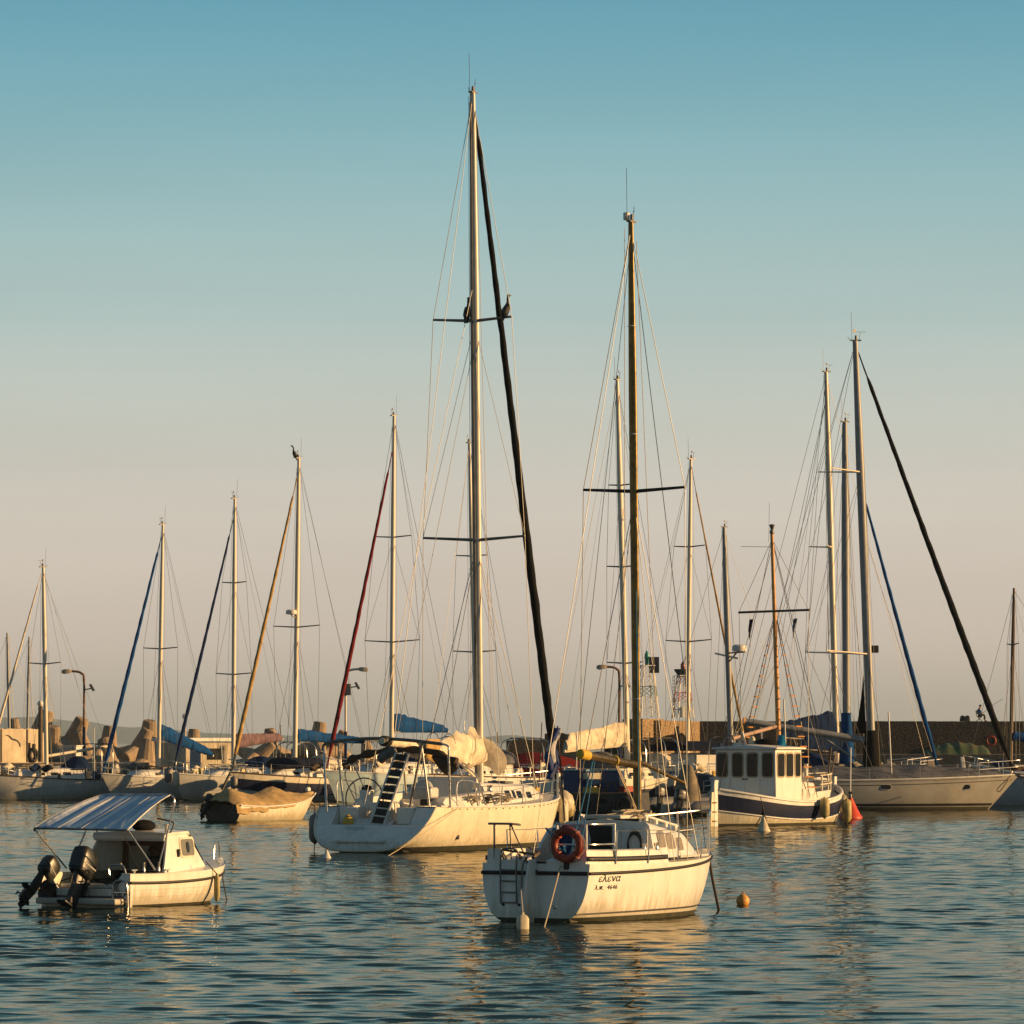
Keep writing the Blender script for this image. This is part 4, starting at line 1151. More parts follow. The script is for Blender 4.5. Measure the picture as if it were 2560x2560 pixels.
# ------------------------------------------------------------------ the big cream yacht with the open stern
def big_yacht():
    d0 = 140.7
    fr = Frame((945 - 1280) * d0 / F, d0, 26)
    root = boat_root('sailing_yacht', 'large cream yacht with an open stern, gangway ladder and two birds on its spreaders', 'sailing yacht', fr)
    h = Hull(12.0, 4.1, (1.32, 1.30, 1.58), (.04, -.6, -.2), wt=.93, tm=.40, rb=1.1, rs=1.5, e0=.55, e1=.9, k=2.3)
    h.build(root, [CREAM, ANTIF], [(.75, 0), (1.0, 0)], 44, transom=False)
    for sd in (-1, 1):
        rows = [[h.at_z(i / 40 * .985, z, sd, .005) for i in range(41)] for z in (.16, .08, 0, -.06)]
        MB().grid(rows).build('waterline_band', ANTIF, root)
        tube('toe_rail', h.rail_line(sd, .02, .99, .02, .0), .032, WPAINT, root, 6)
        sc_ = MB()
        for i in range(24):
            p = h.at_z(.08 + .86 * i / 23, h.sheer(.08 + .86 * i / 23) - .045, sd, .008); sc_.box(p, (.05, .02, .03))
        sc_.build('toe_rail_slots', BLACK, root)
    h.deck(root, DECK, 3.5 / 12, 1, dz=-.02, camber=.08)
    # stern: open scoop, the cockpit well seen through it
    zf, wy = .80, 1.25
    xs = lambda z: -1.5 * (1.32 - z) / 1.58
    for sd in (-1, 1):
        MB().grid([[V(lerp(.0, 3.5, i / 10), sd * lerp(wy, h.W(lerp(0, 3.5, i / 10) / 12), k), h.sheer(lerp(0, 3.5, i / 10) / 12) + .02 * (1 - k)) for i in range(11)] for k in (0, .5, 1)]).build('side_deck', DECK, root)
        MB().prism([V(xs(zf), sd * wy, zf), V(xs(1.34), sd * wy, 1.34), V(3.5, sd * wy, 1.34), V(3.5, sd * wy, zf)], (0, sd * .04, 0)).build('well_side', WHITE, root)
        wing = [h.at_z(0, z, sd) for z in (.80, .95, 1.1, 1.2, 1.3)] + [V(xs(1.3), sd * wy, 1.3), V(xs(.8), sd * wy, .8)]
        MB().rings([wing, [p + V(.04, 0, 0) for p in wing]], smooth=False).build('transom', WHITE, root)
        box('cockpit_seat', (1.9, sd * .98, .97), (3.1, .5, .34), WHITE, root, .03)
    zl = [lerp(.80, .05, k / 12) for k in range(13)]
    low = [h.at_z(0, z, -1) for z in zl] + [h.at_z(0, z, 1) for z in reversed(zl)]
    MB().rings([low, [p + V(.04, 0, 0) for p in low]], smooth=False).build('transom', WHITE, root)
    MB().prism([V(xs(zf), -wy, zf), V(3.5, -wy, zf), V(3.5, wy, zf), V(xs(zf), wy, zf)], (0, 0, -.04)).build('cockpit_sole', DECK, root)
    MB().prism([V(3.5, -wy, zf), V(3.5, wy, zf), V(3.5, wy, 1.5), V(3.5, -wy, 1.5)], (.04, 0, 0)).build('cockpit_bulkhead', WHITE, root)
    MB().plate((3.48, .1, 1.25), (0, 1, 0), (0, 0, 1), .6, .5, .02, .05).build('companionway', BLACK, root)
    ring = [h.pt(0, v, -1) for v in [i / 14 for i in range(15)]] + [h.pt(0, v, 1) for v in reversed([i / 14 for i in range(15)])]
    tube('transom_edge', [p + V(-.02, 0, 0) for p in ring], .028, CREAM, root, 6)
    MB().rings([[V(-.62, y, .62), V(-.62, y, .70), V(.15, y, .98), V(.2, y, .6)] for y in (-.55, .75)], smooth=False).build('swim_step', WHITE, root, .02)
    MB().rings([[V(-1.05, y, .30), V(-1.02, y, .36), V(-.5, y, .42), V(-.5, y, .28)] for y in (-.75, .9)], smooth=False).build('swim_step', WHITE, root, .02)
    box('stern_locker', (.2, .93, 1.05), (.6, .6, .5), WHITE, root, .04)
    box('stern_locker', (.2, -.93, 1.05), (.6, .6, .5), WHITE, root, .04)
    box('helm_seat', (.45, .0, 1.12), (.5, .75, .64), WHITE, root, .05)
    box('name_board', (-.02, 1.28, 1.24), (.03, .62, .14), WPAINT, root)
    box('stern_door', (-.62, .45, .58), (.06, .6, .34), PALEB, root, .02)
    # cockpit coamings, steering pedestal and wheel
    for sd in (-1, 1):
        MB().rings([[V(a, sd * 1.05, 1.25), V(a, sd * 1.05, zt), V(a, sd * 1.45, zt - .02), V(a, sd * 1.62, 1.25)] for a, zt in ((1.3, 1.45), (1.5, 1.58), (4.2, 1.72), (4.4, 1.75))], smooth=False).build('coaming', WHITE, root, .02)
    wc = fr.px(911, 1998, 1.0, .1)
    MB().torus(wc, .62, .022, MX, 32, 7).build('steering_wheel', DSTEEL, root)
    sp = MB()
    for k in range(6):
        a = k * math.pi / 3; sp.tube([wc, wc + V(0, .58 * math.sin(a), .58 * math.cos(a))], .009, 5)
    sp.build('wheel_spokes', STEEL, root)
    MB().rings([[V(wc.x + .15 + dx, wc.y + dy, z) for dx, dy in ((-w, -w), (w, -w), (w, w), (-w, w))] for z, w in ((.80, .18), (1.4, .14), (1.8, .17))], smooth=False).build('steering_pedestal', WHITE, root, .03)
    MB().lathe([(.16, 0), (.17, .05), (.12, .12), (.02, .15)], (wc.x + .15, wc.y, 1.80), 14).build('compass', BLACK, root)
    # gangway ladder lashed upright
    A0 = fr.px(926, 2058, -.25, 0); A1 = fr.px(990, 1882, -.1, -.3)
    B0 = A0 + V(0, -.44, -.04); B1 = A1 + V(0, -.42, -.04)
    for p, q in ((A0, A1), (B0, B1)): tube('gangway_rail', [p, q], .036, WPAINT, root, 6)
    for k in range(9):
        u = (k + .5) / 9; p = A0.lerp(A1, u); q = B0.lerp(B1, u)
        MB().plate((p + q) / 2, q - p, A1 - A0, (q - p).length - .04, .19, .03).build('gangway_tread', BLACK, root)
    for f in (.34, .82): tube('gangway_brace', [B0.lerp(B1, f), fr.px(1032, lerp(2070, 1900, f), .5, -1.0)], .025, WPAINT, root, 6)
    # stern arch and rolled bimini
    zt = 3.2
    tube('stern_arch', arc_pts([(.5, 2.1, 2.95), (.5, 1.9, zt - .02), (.55, .6, zt + .1), (.55, -.6, zt + .06), (.5, -1.85, zt - .06)], 6), .05, DSTEEL, root, 8)
    tube('arch_post', arc_pts([(.5, -1.75, zt - .05), (.5, -2.02, zt - .12), (.5, -2.05, zt - .4), (.7, -2.0, 1.3)], 5), .032, STEEL, root, 8)
    tube('arch_post', [(.5, 2.05, 3.0), (-.35, 1.5, 1.15)], .035, STEEL, root, 8)
    tube('arch_post', [(.5, 1.55, zt), (.55, 1.6, 2.75), (.7, 1.5, 1.3)], .032, STEEL, root, 8)
    tube('arch_post', [(.5, -1.2, zt), (.1, -.95, 1.1)], .04, DSTEEL, root, 8)
    tube('arch_post', [(.5, -1.15, zt), (.75, -1.3, 1.3)], .035, STEEL, root, 8)
    bp = arc_pts([(1.6, 1.92, 2.45), (1.6, 1.72, 2.68), (1.6, 1.0, 2.88), (1.6, 0, 2.98), (1.6, -1.0, 2.90), (1.6, -1.75, 2.62)], 6)
    MB().tube(bp, [.10 + .045 * noise.noise(V(i * .5, 0, 0)) + .03 * math.sin(i * 1.3) for i in range(len(bp))], 10).build('rolled_bimini', BROWNC, root)
    hg = []
    for i in range(9):
        u = i / 8
        hg.append([V(1.6 + .12 * math.sin(q), lerp(-1.0, -1.8, u) + .02 * math.cos(q * 3), 2.84 - .28 * u - (.12 + .35 * math.sin(math.pi * u)) * (1 - math.cos(q)) * .5) for q in [k * math.pi / 4 for k in range(8)]])
    MB().rings(hg).build('bimini_fold', BROWNC, root)
    for sd in (-1, 1):
        tube('bimini_bow', arc_pts([(1.6, sd * 1.75, 2.62), (1.6, sd * 1.93, 2.2), (2.3, sd * 1.9, 1.35)], 5), .022, STEEL, root, 7)
        tube('bimini_bow', arc_pts([(1.7, sd * 1.75, 2.60), (2.5, sd * 1.95, 2.2), (3.2, sd * 1.9, 1.35)], 5), .022, STEEL, root, 7)
        tube('side_rail', arc_pts([(1.2, sd * 1.98, 1.3), (1.2, sd * 1.98, 2.0), (1.9, sd * 2.0, 2.06), (2.3, sd * 2.0, 1.95), (2.5, sd * 2.0, 1.3)], 5), .02, STEEL, root, 7)
    MB().lathe([(.10, 0), (.15, .03), (.15, .55), (.10, .6)], fr.px(948, 1900, .3, 0), 12, M=Matrix.Rotation(R(60), 3, 'X')).build('horseshoe_case', GREYP, root)
    MB().sphere(fr.px(1060, 1972, 1.6, -1.2), (.14, .30, .27), 14, 9).build('covered_winch', GREYH, root)
    box('liferaft_case', (1.2, -.9, 1.72), (.55, .7, .32), GREYH, root, .06)
    # coachroof
    cabin(root, 4.4, 9.2, 1.35, .80, 1.98, 1.86, 1.3, WHITE, [(6.6, .42, 1.62, .2), (7.15, .22, 1.61, .22), (7.65, .42, 1.6, .2), (8.5, .4, 1.58, .17)], GLASS, tumble=.22, frame=GREYP, front=1.2)
    box('hatch', (8.1, .0, 1.97), (.6, .6, .08), GREYP, root, .02)
    box('dodger_base', (4.5, 0, 2.05), (.12, 2.0, .22), WHITE, root, .03)
    for sd in (-1, 1):
        tube('grab_rail', [(5.0, sd * .98, 2.03), (5.1, sd * .98, 2.1), (8.0, sd * .68, 2.0), (8.1, sd * .67, 1.93)], .02, WPAINT, root, 6)
        for a in (3.6, 4.6): MB().lathe([(.10, 0), (.08, .04), (.07, .14), (.10, .19), (.02, .2)], (a, sd * 1.35, 1.72), 12).build('winch', STEEL, root)
    stanchions(root, h, [.22, .34, .46, .58, .70, .82], -1, .62, .016, .008)
    stanchions(root, h, [.22, .34, .46, .58, .70, .82], 1, .62, .016, .008)
    pulpit(root, h, .86, .70, .02)
    # rig
    am = 6.7
    M0 = fr.px(1198, 1905, am); M1 = fr.px(1181, 232, am); M0.z = 1.95
    MB().tube([M0 + V(-.13, .02, .3), M1 + V(-.10, .02, -.3)], [.05, .035], 6).build('sail_track', GREYP, root)
    bow = h.pt(.97, 0) + V(0, 0, .02)
    zz = lambda py: HCAM + (1855 - py) * fr.world(am, 0, 0).y / F
    P = mast_rig(root, h, M0, M1, .142, ALU, [(zz(802), 1.33), (zz(1350), 1.72)], .010, am, 1.9, None, V(.1, -.2, 1.35), spr_m=DSTEEL, spr_r=.05, swept=.12, mh=.9, vhf=1.2)
    wire(root, [P(zz(700)) , V(.1, .5, 1.35)], .009, WIRE, 'backstay')
    for sd in (-1, 1): wire(root, [P(zz(850)), V(am - 2.6, sd * 1.95, 1.35)], .008, WIRE, 'running_backstay')
    furled(root, bow + V(0, 0, .35), P(zz(262)) + V(.1, 0, 0), .132, BLACKC, 3, top=.945)
    tube('furler_drum', [bow, bow + V(-.05, 0, .35)], [.10, .08], DSTEEL, root, 10)
    # boom and the great loose bundle of sail on it
    g0 = fr.px(1196, 1882, am); g1 = fr.px(955, 1852, .3)
    tube('boom', [g0, g1], .10, ALUW, root, 10)
    for f in (.02, .30): MB().lathe([(.13, -.1), (.16, -.05), (.16, .25), (.13, .3)], g1.lerp(g0, f), 12, M=(g0 - g1).to_track_quat('Z', 'Y').to_matrix()).build('boom_fitting', BLACK, root)
    boom_cover(root, g0 + V(-.1, 0, -.05), g1.lerp(g0, .30), CREAMC, h0=1.15, h1=.32, wd=.30, drop=.40, seed=4, boom=False, name='stowed_sail', bumps=.30, hump=.12)
    boom_cover(root, g1.lerp(g0, .32), g1, CREAMC, h0=.30, h1=.26, wd=.16, drop=.14, seed=9, boom=False, name='stowed_sail', bumps=.16)
    bl = []
    for i in range(10):
        u = i / 9; c = fr.px(lerp(1195, 1252, u ** .8), lerp(1868, 1908, u), am + .3, -.35)
        rr = lerp(.36, .30, u) * (1 if i < 9 else .6)
        bl.append([c + V(.5 * rr * math.cos(a), -rr * math.cos(a) * .7, rr * 1.15 * math.sin(a)) * (1 + .22 * noise.noise(V(u * 4, a, 7))) for a in [k * math.pi / 6 for k in range(12)]])
    MB().rings(bl).build('stowed_sail', CREAMC, root)
    for f in (.15, .32, .48):
        c = g0.lerp(g1, f); hh = lerp(1.0, .6, f)
        MB().torus(c + V(0, 0, .06), hh * .46, .012, Matrix(((0, 0, 1), (.62, 0, 0), (0, 1, 0))), 18, 5).build('sail_tie', ROPED, root)
    flp = [[g1.lerp(g0, .36) + V(.0 + .9 * u, -.28, .18 - .55 * v - .25 * u * v + .05 * math.sin(6 * v)) for u in (0, .25, .5, .75, 1)] for v in (0, .3, .6, 1)]
    MB().grid(flp).build('sail_flap', TANC, root, solid=.02)
    tube('vang', [g0.lerp(g1, .3) - V(0, 0, .1), M0 + V(-.1, 0, .1)], .05, ALUW, root, 8)
    tube('mainsheet', [g1.lerp(g0, .2), V(1.8, 0, 1.6)], .03, ROPE, root, 6)
    for k in range(3):
        rc = MB()
        for q in range(7): rc.tube(arc_pts([V(3.0 + k * 1.2 + random.uniform(-.5, .5), -1.5 + random.uniform(-.3, .3), 1.4 + random.uniform(0, .25)) for _ in range(4)], 5), .022, 5)
        rc.build('rope_tangle', ROPE if k != 1 else ROPED, root)
    box('fender_board', (10.1, -.2, 1.72), (.3, .3, .16), YELLOW, root, .06)
    MB().lathe([(.02, -.03), (.07, -.02), (.07, .02), (.02, .03)], h.at_z(.17, .42, -1, .01), 12, M=Matrix.Rotation(R(90), 3, 'X')).build('exhaust_outlet', BLACK, root)
    return fr, h, P, zz
bfr, bh, BP, bzz = big_yacht()
def on_hull(fr, h, t, dz, out, side=-1):
    p = h.pt(t, 0, side); return fr.world(p.x, p.y + side * out, p.z + dz)
for i, (t, dz, lab) in enumerate(((.80, -.08, 'grimy white fender nearest the stern in the row at the cream yacht bow'), (.845, -.22, 'lowest grimy white fender, second in the row at the cream yacht bow'), (.885, -.05, 'third grimy white fender in the row at the cream yacht bow'), (.92, -.02, 'grimy white fender nearest the bow tip of the cream yacht'))):
    fender(lab, on_hull(bfr, bh, t, dz, .17), .72, .125, FEND, 'fenders along the cream yacht', on_hull(bfr, bh, t, .5, -.02))
fender('large round cream fender ball at the bow of the cream yacht', on_hull(bfr, bh, .965, .15, .22), .75, .34, FEND, None, on_hull(bfr, bh, .965, .6, 0), ball=True)
fender('smaller round fender ball below the bow of the cream yacht', on_hull(bfr, bh, .975, -.18, .38), .55, .25, FENDY, None, on_hull(bfr, bh, .97, .4, 0), ball=True)
pw = bfr.px(787, 2030, -.3, 2.1); pw = bfr.world(pw.x, pw.y, pw.z)
fender('long dark grey fender at the port stern corner of the cream yacht', pw, .95, .17, FENDG, None, pw + V(0, 0, .5))
rope('thin mooring rope slanting from the cream yacht quarter to the water', sag(on_hull(bfr, bh, .1, -.02, .05), WP(955, 2140, D(2140)) - V(0, 0, .1), .05), .011)
rope('rope hanging from the port stern fender of the cream yacht', [pw - V(0, 0, .9), WP(783, 2140, 141.2) - V(0, 0, .2)], .014)
yb = fr_ = bfr.px(876, 2040, -.25, 1.0); yb = bfr.world(yb.x - .15, yb.y, yb.z - .25)
fender('small yellow fender ball in the open stern of the cream yacht', yb + V(0, 0, .3), .5, .17, YELLOW, None, None, ball=True)

# ------------------------------------------------------------------ cormorants
def cormorant(label, w, yaw, upright=1.0, neck=0.0, k=1.0):
    root = thing('cormorant', label, 'bird', w, yaw, 'birds perched on masts')
    root.scale = (k, k, k)
    b = MB()
    pts = arc_pts([(-.13, 0, -.05), (-.09, 0, .10), (0, 0, .28), (.05, 0, .46), (.05, 0, .58), (.07 + neck, 0, .68)], 6)
    rr = [.03, .05, .07, .085, .1, .115, .125, .13, .132, .13, .125, .118, .11, .1, .088, .075, .064, .056, .05, .046, .043, .041, .04, .04, .04, .04, .04, .04, .04, .04, .04]
    b.tube(pts, rr[:len(pts)], 12)
    b.sphere((.08 + neck, 0, .70), (.062, .045, .046))
    b.build('body', FEATH, root)
    MB().tube([(.12 + neck, 0, .70), (.19 + neck, 0, .715), (.215 + neck, 0, .70)], [.02, .012, .006], 6).build('beak', BROWNM, root)
    MB().rings([[(-.09, -.05, .08), (-.09, .05, .08), (-.11, .05, .07), (-.11, -.05, .07)], [(-.15, -.08, -.14), (-.15, .08, -.14), (-.16, .08, -.14), (-.16, -.08, -.14)]], smooth=False).build('tail', FEATH, root)
    for sd in (-1, 1):
        b2 = MB()
        b2.rings([[V(x, sd * y, z) for x, y, z in ((cx - w_, yy - .015, cz), (cx, yy + .02, cz), (cx + w_, yy - .01, cz), (cx, yy - .03, cz))] for cx, cz, w_, yy in ((.04, .42, .03, .09), (.0, .28, .09, .125), (-.07, .10, .07, .10), (-.13, -.04, .02, .06))])
        b2.build('wing', FEATH, root)
        MB().tube([(0, sd * .05, .16), (.02, sd * .05, .03)], [.025, .012], 6).plate((.05, sd * .05, .02), (1, 0, 0), (0, 1, 0), .1, .07, .012).build('foot', BLACK, root)
    return root
sp_l = BP(bzz(802))
cormorant('black cormorant perched on the upper spreader left of the cream yacht mast', bfr.world(sp_l.x - .02, .38, sp_l.z + .05), R(70), k=.92)
cormorant('black cormorant perched on the upper spreader beside the black furled sail', bfr.world(sp_l.x - .12, -.98, sp_l.z + .07), R(35), k=.92)

# ------------------------------------------------------------------ small cabin motorboat with a striped awning
def motorboat():
    d0 = 93.7
    fr = Frame((212 - 1280) * d0 / F, d0, 31)
    root = boat_root('motorboat', 'small white cabin motorboat with a blue and white awning and two tilted outboards', 'motorboat', fr)
    h = Hull(4.7, 2.3, (.66, .67, .84), (-.12, -.25, -.10), wt=.94, tm=.36, rb=.62, rs=.0, e0=.30, e1=.9, k=2.5)
    h.build(root, [WHITE, ANTIF], [(.80, 0), (1.0, 1)], 34, transom=False)
    for sd in (-1, 1):
        tube('rubbing_strake', [h.at_z(i / 30, h.sheer(i / 30) - .175, sd, .012) for i in range(31)], .028, BLACK, root, 7)
        for z in (.34, .20): tube('lap_edge', [h.at_z(i / 30 * .97, z + .05 * (i / 30) ** 2, sd, .001) for i in range(31)], .006, GREYH, root, 5)
        MB().grid([[h.at_z(i / 24 * .98, z, sd, .004) for i in range(25)] for z in (.05, .0, -.05)]).build('antifouling', ANTIF, root)
        rg = []
        for i in range(10):
            a = lerp(0, 1.5, i / 9); w = h.W(a / 4.7); z = h.sheer(a / 4.7)
            rg.append([V(a, sd * w, z - .04), V(a, sd * w, z), V(a, sd * (w - .20), z + .01), V(a, sd * (w - .22), z - .04), V(a, sd * (w - .20), .22), V(a, sd * (w - .17), .22)])
        MB().rings(rg, smooth=False).build('gunwale', CREAM if sd > 0 else WHITE, root)  # port side in cream: its sunlit warmth is put into the colour
    h.deck(root, WHITE, .31, 1.0, -.01, .05, 'foredeck')
    box('cockpit_floor', (1.0, 0, .20), (2.0, 1.8, .05), GREYP, root)
    MB().rings([[V(.02, -1.05, -.1), V(.02, 1.05, -.1), V(.02, 1.08, .62), V(.02, .82, .60), V(.02, .66, .36), V(.02, -.66, .36), V(.02, -.82, .60), V(.02, -1.08, .62)],
                [V(.10, -1.05, -.1), V(.10, 1.05, -.1), V(.10, 1.08, .62), V(.10, .82, .60), V(.10, .66, .36), V(.10, -.66, .36), V(.10, -.82, .60), V(.10, -1.08, .62)]], smooth=False).build('transom', WHITE, root)
    box('stern_bench', (.45, 0, .40), (.45, 1.5, .08), WHITE, root, .02)
    box('stern_platform', (-.16, 0, .12), (.34, 1.9, .12), GREYH, root, .03)
    # cabin shell, open aft
    def sec(a): return lerp(.99, .55, (a - 1.3) / 2.1)
    for sd in (-1, 1):
        P = [V(1.22, sd * sec(1.22), .60), V(1.62, sd * (sec(1.62) - .10), 1.40), V(2.55, sd * (sec(2.55) - .10), 1.40), V(2.78, sd * (sec(2.78) - .08), 1.22), V(3.30, sd * sec(3.25), .70)]
        q = [P[0], P[1], P[2], P[3], P[4]]
        MB().prism(q, (0, -sd * .05, 0)).build('cabin_side', WHITE, root, .01)
        uu = V(1, -sd * .21, 0); vv = V(0, -sd * .10, .7); cc = V(2.46, sd * (sec(2.46) - .055), 1.12)
        nn = V(.2, sd, .12).normalized()
        w = MB().plate(cc + nn * .008, uu, vv, .62, .33, .02, .07).build('window', mat('smoked amber window', (.17, .15, .09), .15, var=.15), root)
        MB().plate(cc + nn * .002, uu, vv, .72, .42, .02, .09).build('frame', CREAM, w)
        MB().lathe([(.07, -.01), (.09, 0), (.09, .012), (.05, .014)], cc + nn * .018, 14, M=nn.to_track_quat('Z', 'Y').to_matrix() @ Matrix.Diagonal((.8, 1.25, 1))).build('vent', GLASS, w)
        box('grab_handle', (1.98, sd * (sec(1.98) - .02), 1.02), (.05, .06, .16), BLACK, root, .02)
    rg = []
    for a, z, w in ((1.45, 1.36, .86), (1.5, 1.42, .88), (2.55, 1.44, .66), (2.62, 1.40, .64)):
        rg.append([V(a, -w, z - .05), V(a, -w, z), V(a, 0, z + .04), V(a, w, z), V(a, w, z - .05)])
    MB().rings(rg, smooth=False).build('cabin_roof', WHITE, root)
    MB().rings([[V(1.46, y, 1.26), V(1.46, y, 1.40), V(1.52, y, 1.40), V(1.52, y, 1.26)] for y in (-.84, .84)], smooth=False).build('roof_lip', GREYH, root)
    ws = [V(2.56, -.64, 1.40), V(2.56, .64, 1.40), V(3.27, .50, .82), V(3.27, -.50, .82)]
    MB().prism(ws, (.04, 0, .03)).build('windscreen', GLASS, root)
    MB().prism([V(2.2, -.72, .22), V(2.2, .72, .22), V(2.2, .66, 1.36), V(2.2, -.66, 1.36)], (.04, 0, 0)).build('inner_bulkhead', mat('brown plywood', (.11, .06, .03), .7), root)
    box('helm_console', (1.95, -.45, .68), (.4, .5, .55), BLACK, root, .05)
    MB().torus((1.72, -.45, .98), .17, .014, Matrix.Rotation(R(65), 3, 'Y'), 20, 6).build('helm_wheel', BLACK, root)
    MB().prism([V(1.35, .92, .5), V(2.1, .86, .5), V(2.1, .80, 1.36), V(1.58, .84, 1.36)], (0, -.03, 0)).build('side_curtain', CREAM, root)
    # cabin-top hoop and fan-like cushion
    MB().sphere((1.9, -.05, 1.55), (.30, .20, .12)).build('folded_spare_cover', BLACKC, root)
    # awning
    f0 = [(1.75, .86, 2.15), (1.75, -.80, 2.16)]; a0 = [(-.12, 1.12, 1.52), (-.12, -1.10, 1.50)]
    mb = MB(); nx, ny = 46, 14; random.seed(5)
    for j in range(ny):
        for i in range(nx):
            q = []
            for (ii, jj) in ((i, j), (i + 1, j), (i + 1, j + 1), (i, j + 1)):
                u, v = ii / nx, jj / ny
                p = V(*a0[0]).lerp(V(*a0[1]), u).lerp(V(*f0[0]).lerp(V(*f0[1]), u), v)
                p.z += .05 * math.sin(math.pi * v) - .06 * math.sin(math.pi * u) * math.sin(math.pi * v) + .018 * math.sin(u * 31 + 2 * v) * math.sin(math.pi * v) ** .5
                q.append(mb.bm.verts.new(p))
            f = mb.bm.faces.new(q); f.smooth = True
            s_ = (i + .8 * math.sin(i * .9)) % 8.0
            f.material_index = 1 if (s_ < 3.2 or i in (0, 1, 44, 45)) else 0
    bmesh.ops.remove_doubles(mb.bm, verts=mb.bm.verts, dist=1e-4)
    mb.build('awning', [cloth('awning blue shade stripe', (.46, .57, .70), var=.08), cloth('awning white sunlit stripe', (.86, .83, .80), var=.05)], root, solid=.012)  # blue and white bands carry the cloth's shaded and sunlit folds in their colour
    fb = MB()
    fb.tube(a0, .022, 7)
    fb.tube(arc_pts([a0[0], (-.1, 1.13, 1.47), (.1, 1.12, 1.35)], 4)[:5], .02, 7)
    fb.build('awning_bar', DSTEEL, root)
    tube('awning_bar', arc_pts([(1.70, .95, 1.95), (1.75, .86, 2.15), (1.76, 0, 2.17), (1.75, -.80, 2.16), (1.70, -.92, 1.95)], 5), .018, STEEL, root, 7)
    for sd in (-1, 1):
        tube('awning_post', [(-.12, sd * 1.11, 1.50), (.85, sd * 1.06, .72)], .017, STEEL, root, 7)
        tube('awning_post', [(1.72, sd * .93, 2.02), (.95, sd * 1.05, .72)], .017, STEEL, root, 7)
        tube('cabin_hoop', arc_pts([(1.62, sd * .88, 1.42), (1.7, sd * .9, 1.62), (1.72, sd * .5, 1.70)], 4), .018, DSTEEL, root, 6)
    tube('awning_cord', [(-.1, .9, 1.5), (-.0, 1.0, .66)], .006, ROPE, root, 4)
    tube('awning_cord', [(.3, -.6, 1.62), (.5, -.95, .7)], .008, ROPED, root, 4)
    # outboards, ladder, fittings
    outboard(root, (-.06, -.02, .44), 28, 1.08)
    outboard(root, (-.12, .86, .46), 50, .80, yaw=-6)
    box('motor_bracket', (-.06, .86, .30), (.14, .36, .3), BLACK, root, .02)
    ld = MB()
    ld.tube(arc_pts([(-.05, -.72, .05), (-.08, -.72, .42), (-.06, -.80, .52), (-.06, -.98, .52), (-.08, -1.06, .42), (-.05, -1.06, .0)], 5), .018, 7)
    for z in (.12, .30): ld.tube([(-.06, -.72, z), (-.06, -1.06, z)], .014, 6)
    ld.build('swim_ladder', STEEL, root)
    tube('stern_handrail', arc_pts([(.05, -.55, .62), (.05, -.55, .80), (.05, -.85, .82), (.05, -.95, .64)], 4), .016, STEEL, root, 7)
    for y in (-.2, .2):
        tube('bow_rail', arc_pts([(3.75, y * 2.2, .86), (3.85, y * 2.0, 1.16), (4.1, y * 1.6, 1.18), (4.2, y * 1.4, .88)], 5), .016, STEEL, root, 7)
    MB().lathe([(.035, 0), (.05, .02), (.03, .05), (.03, .1), (.06, .13), (.06, .15)], (1.9, -.6, 1.44), 10).build('deck_light', WPAINT, root)
    for a in (.5, 1.0): MB().lathe([(.03, 0), (.02, .02), (.018, .12), (.028, .2)], (a, -1.05, .67), 8).build('rod_holder', STEEL, root)
    cab = MB()
    for k in range(4): cab.tube(arc_pts([(-.05, random.uniform(-.5, .6), .5), (.1, random.uniform(-.4, .4), .62), (.2, random.uniform(-.4, .4), .45), (.45, random.uniform(-.5, .5), .35)], 5), .014, 5)
    cab.build('control_cables', BLACK, root)
    for k in range(5):
        u = k / 4; tube('awning_seam', [V(*a0[0]).lerp(V(*a0[1]), u) + V(0, 0, .014), *[V(*a0[0]).lerp(V(*a0[1]), u).lerp(V(*f0[0]).lerp(V(*f0[1]), u), v) + V(0, 0, .022 + .05 * math.sin(math.pi * v) - .06 * math.sin(math.pi * u) * math.sin(math.pi * v)) for v in (.25, .5, .75)], V(*f0[0]).lerp(V(*f0[1]), u) + V(0, 0, .014)], .006, GREYH, root, 4)
    for a, sd in ((.25, -1), (1.3, -1), (3.6, -1), (.25, 1)):
        cp = V(a, sd * (h.W(a / 4.7) - .10), h.sheer(a / 4.7) + .02)
        MB().box(cp + V(0, 0, .02), (.03, .03, .05)).box(cp + V(0, 0, .05), (.16, .03, .025)).build('cleat', STEEL, root)
    for sd in (-1, 1):
        tube('windscreen_frame', [V(2.55, sd * .60, 1.42), V(3.28, sd * .47, .84)], .02, WPAINT, root, 6)
    tube('windscreen_frame', [V(2.58, 0, 1.46), V(3.30, 0, .86)], .018, WPAINT, root, 6)
    MB().plate((2.17, .25, .8), (0, 1, 0), (0, 0, 1), .5, .7, .02, .03).build('cabin_door', mat('pale door', (.30, .26, .19), .6), root)
    MB().lathe([(.09, 0), (.10, .02), (.10, .14), (.05, .2)], (.12, .25, .44), 12).build('orange_pot', ORANGE, root)
    rc = MB()
    for k in range(4): rc.torus((.02, -.88 + .02 * k, .40 - .01 * k), .11 + .02 * k, .012, MX, 14, 5)
    rc.build('rope_coil', ROPED, root)
    return fr, h
mfr, mh_ = motorboat()
ft = mh_.pt(.62, 0, -1)
fender('slim brown tinted fender hanging on the side of the awning motorboat', mfr.world(ft.x, ft.y - .07, .60), .55, .06, FENDY, None, mfr.world(ft.x - .25, ft.y + .02, .84))
rope('thin bow line of the awning motorboat dropping into the water', arc_pts([mfr.world(4.62, -.02, .72), mfr.world(4.62, -.1, .3), mfr.world(4.5, -.3, -.2)], 5), .012, ROPED)

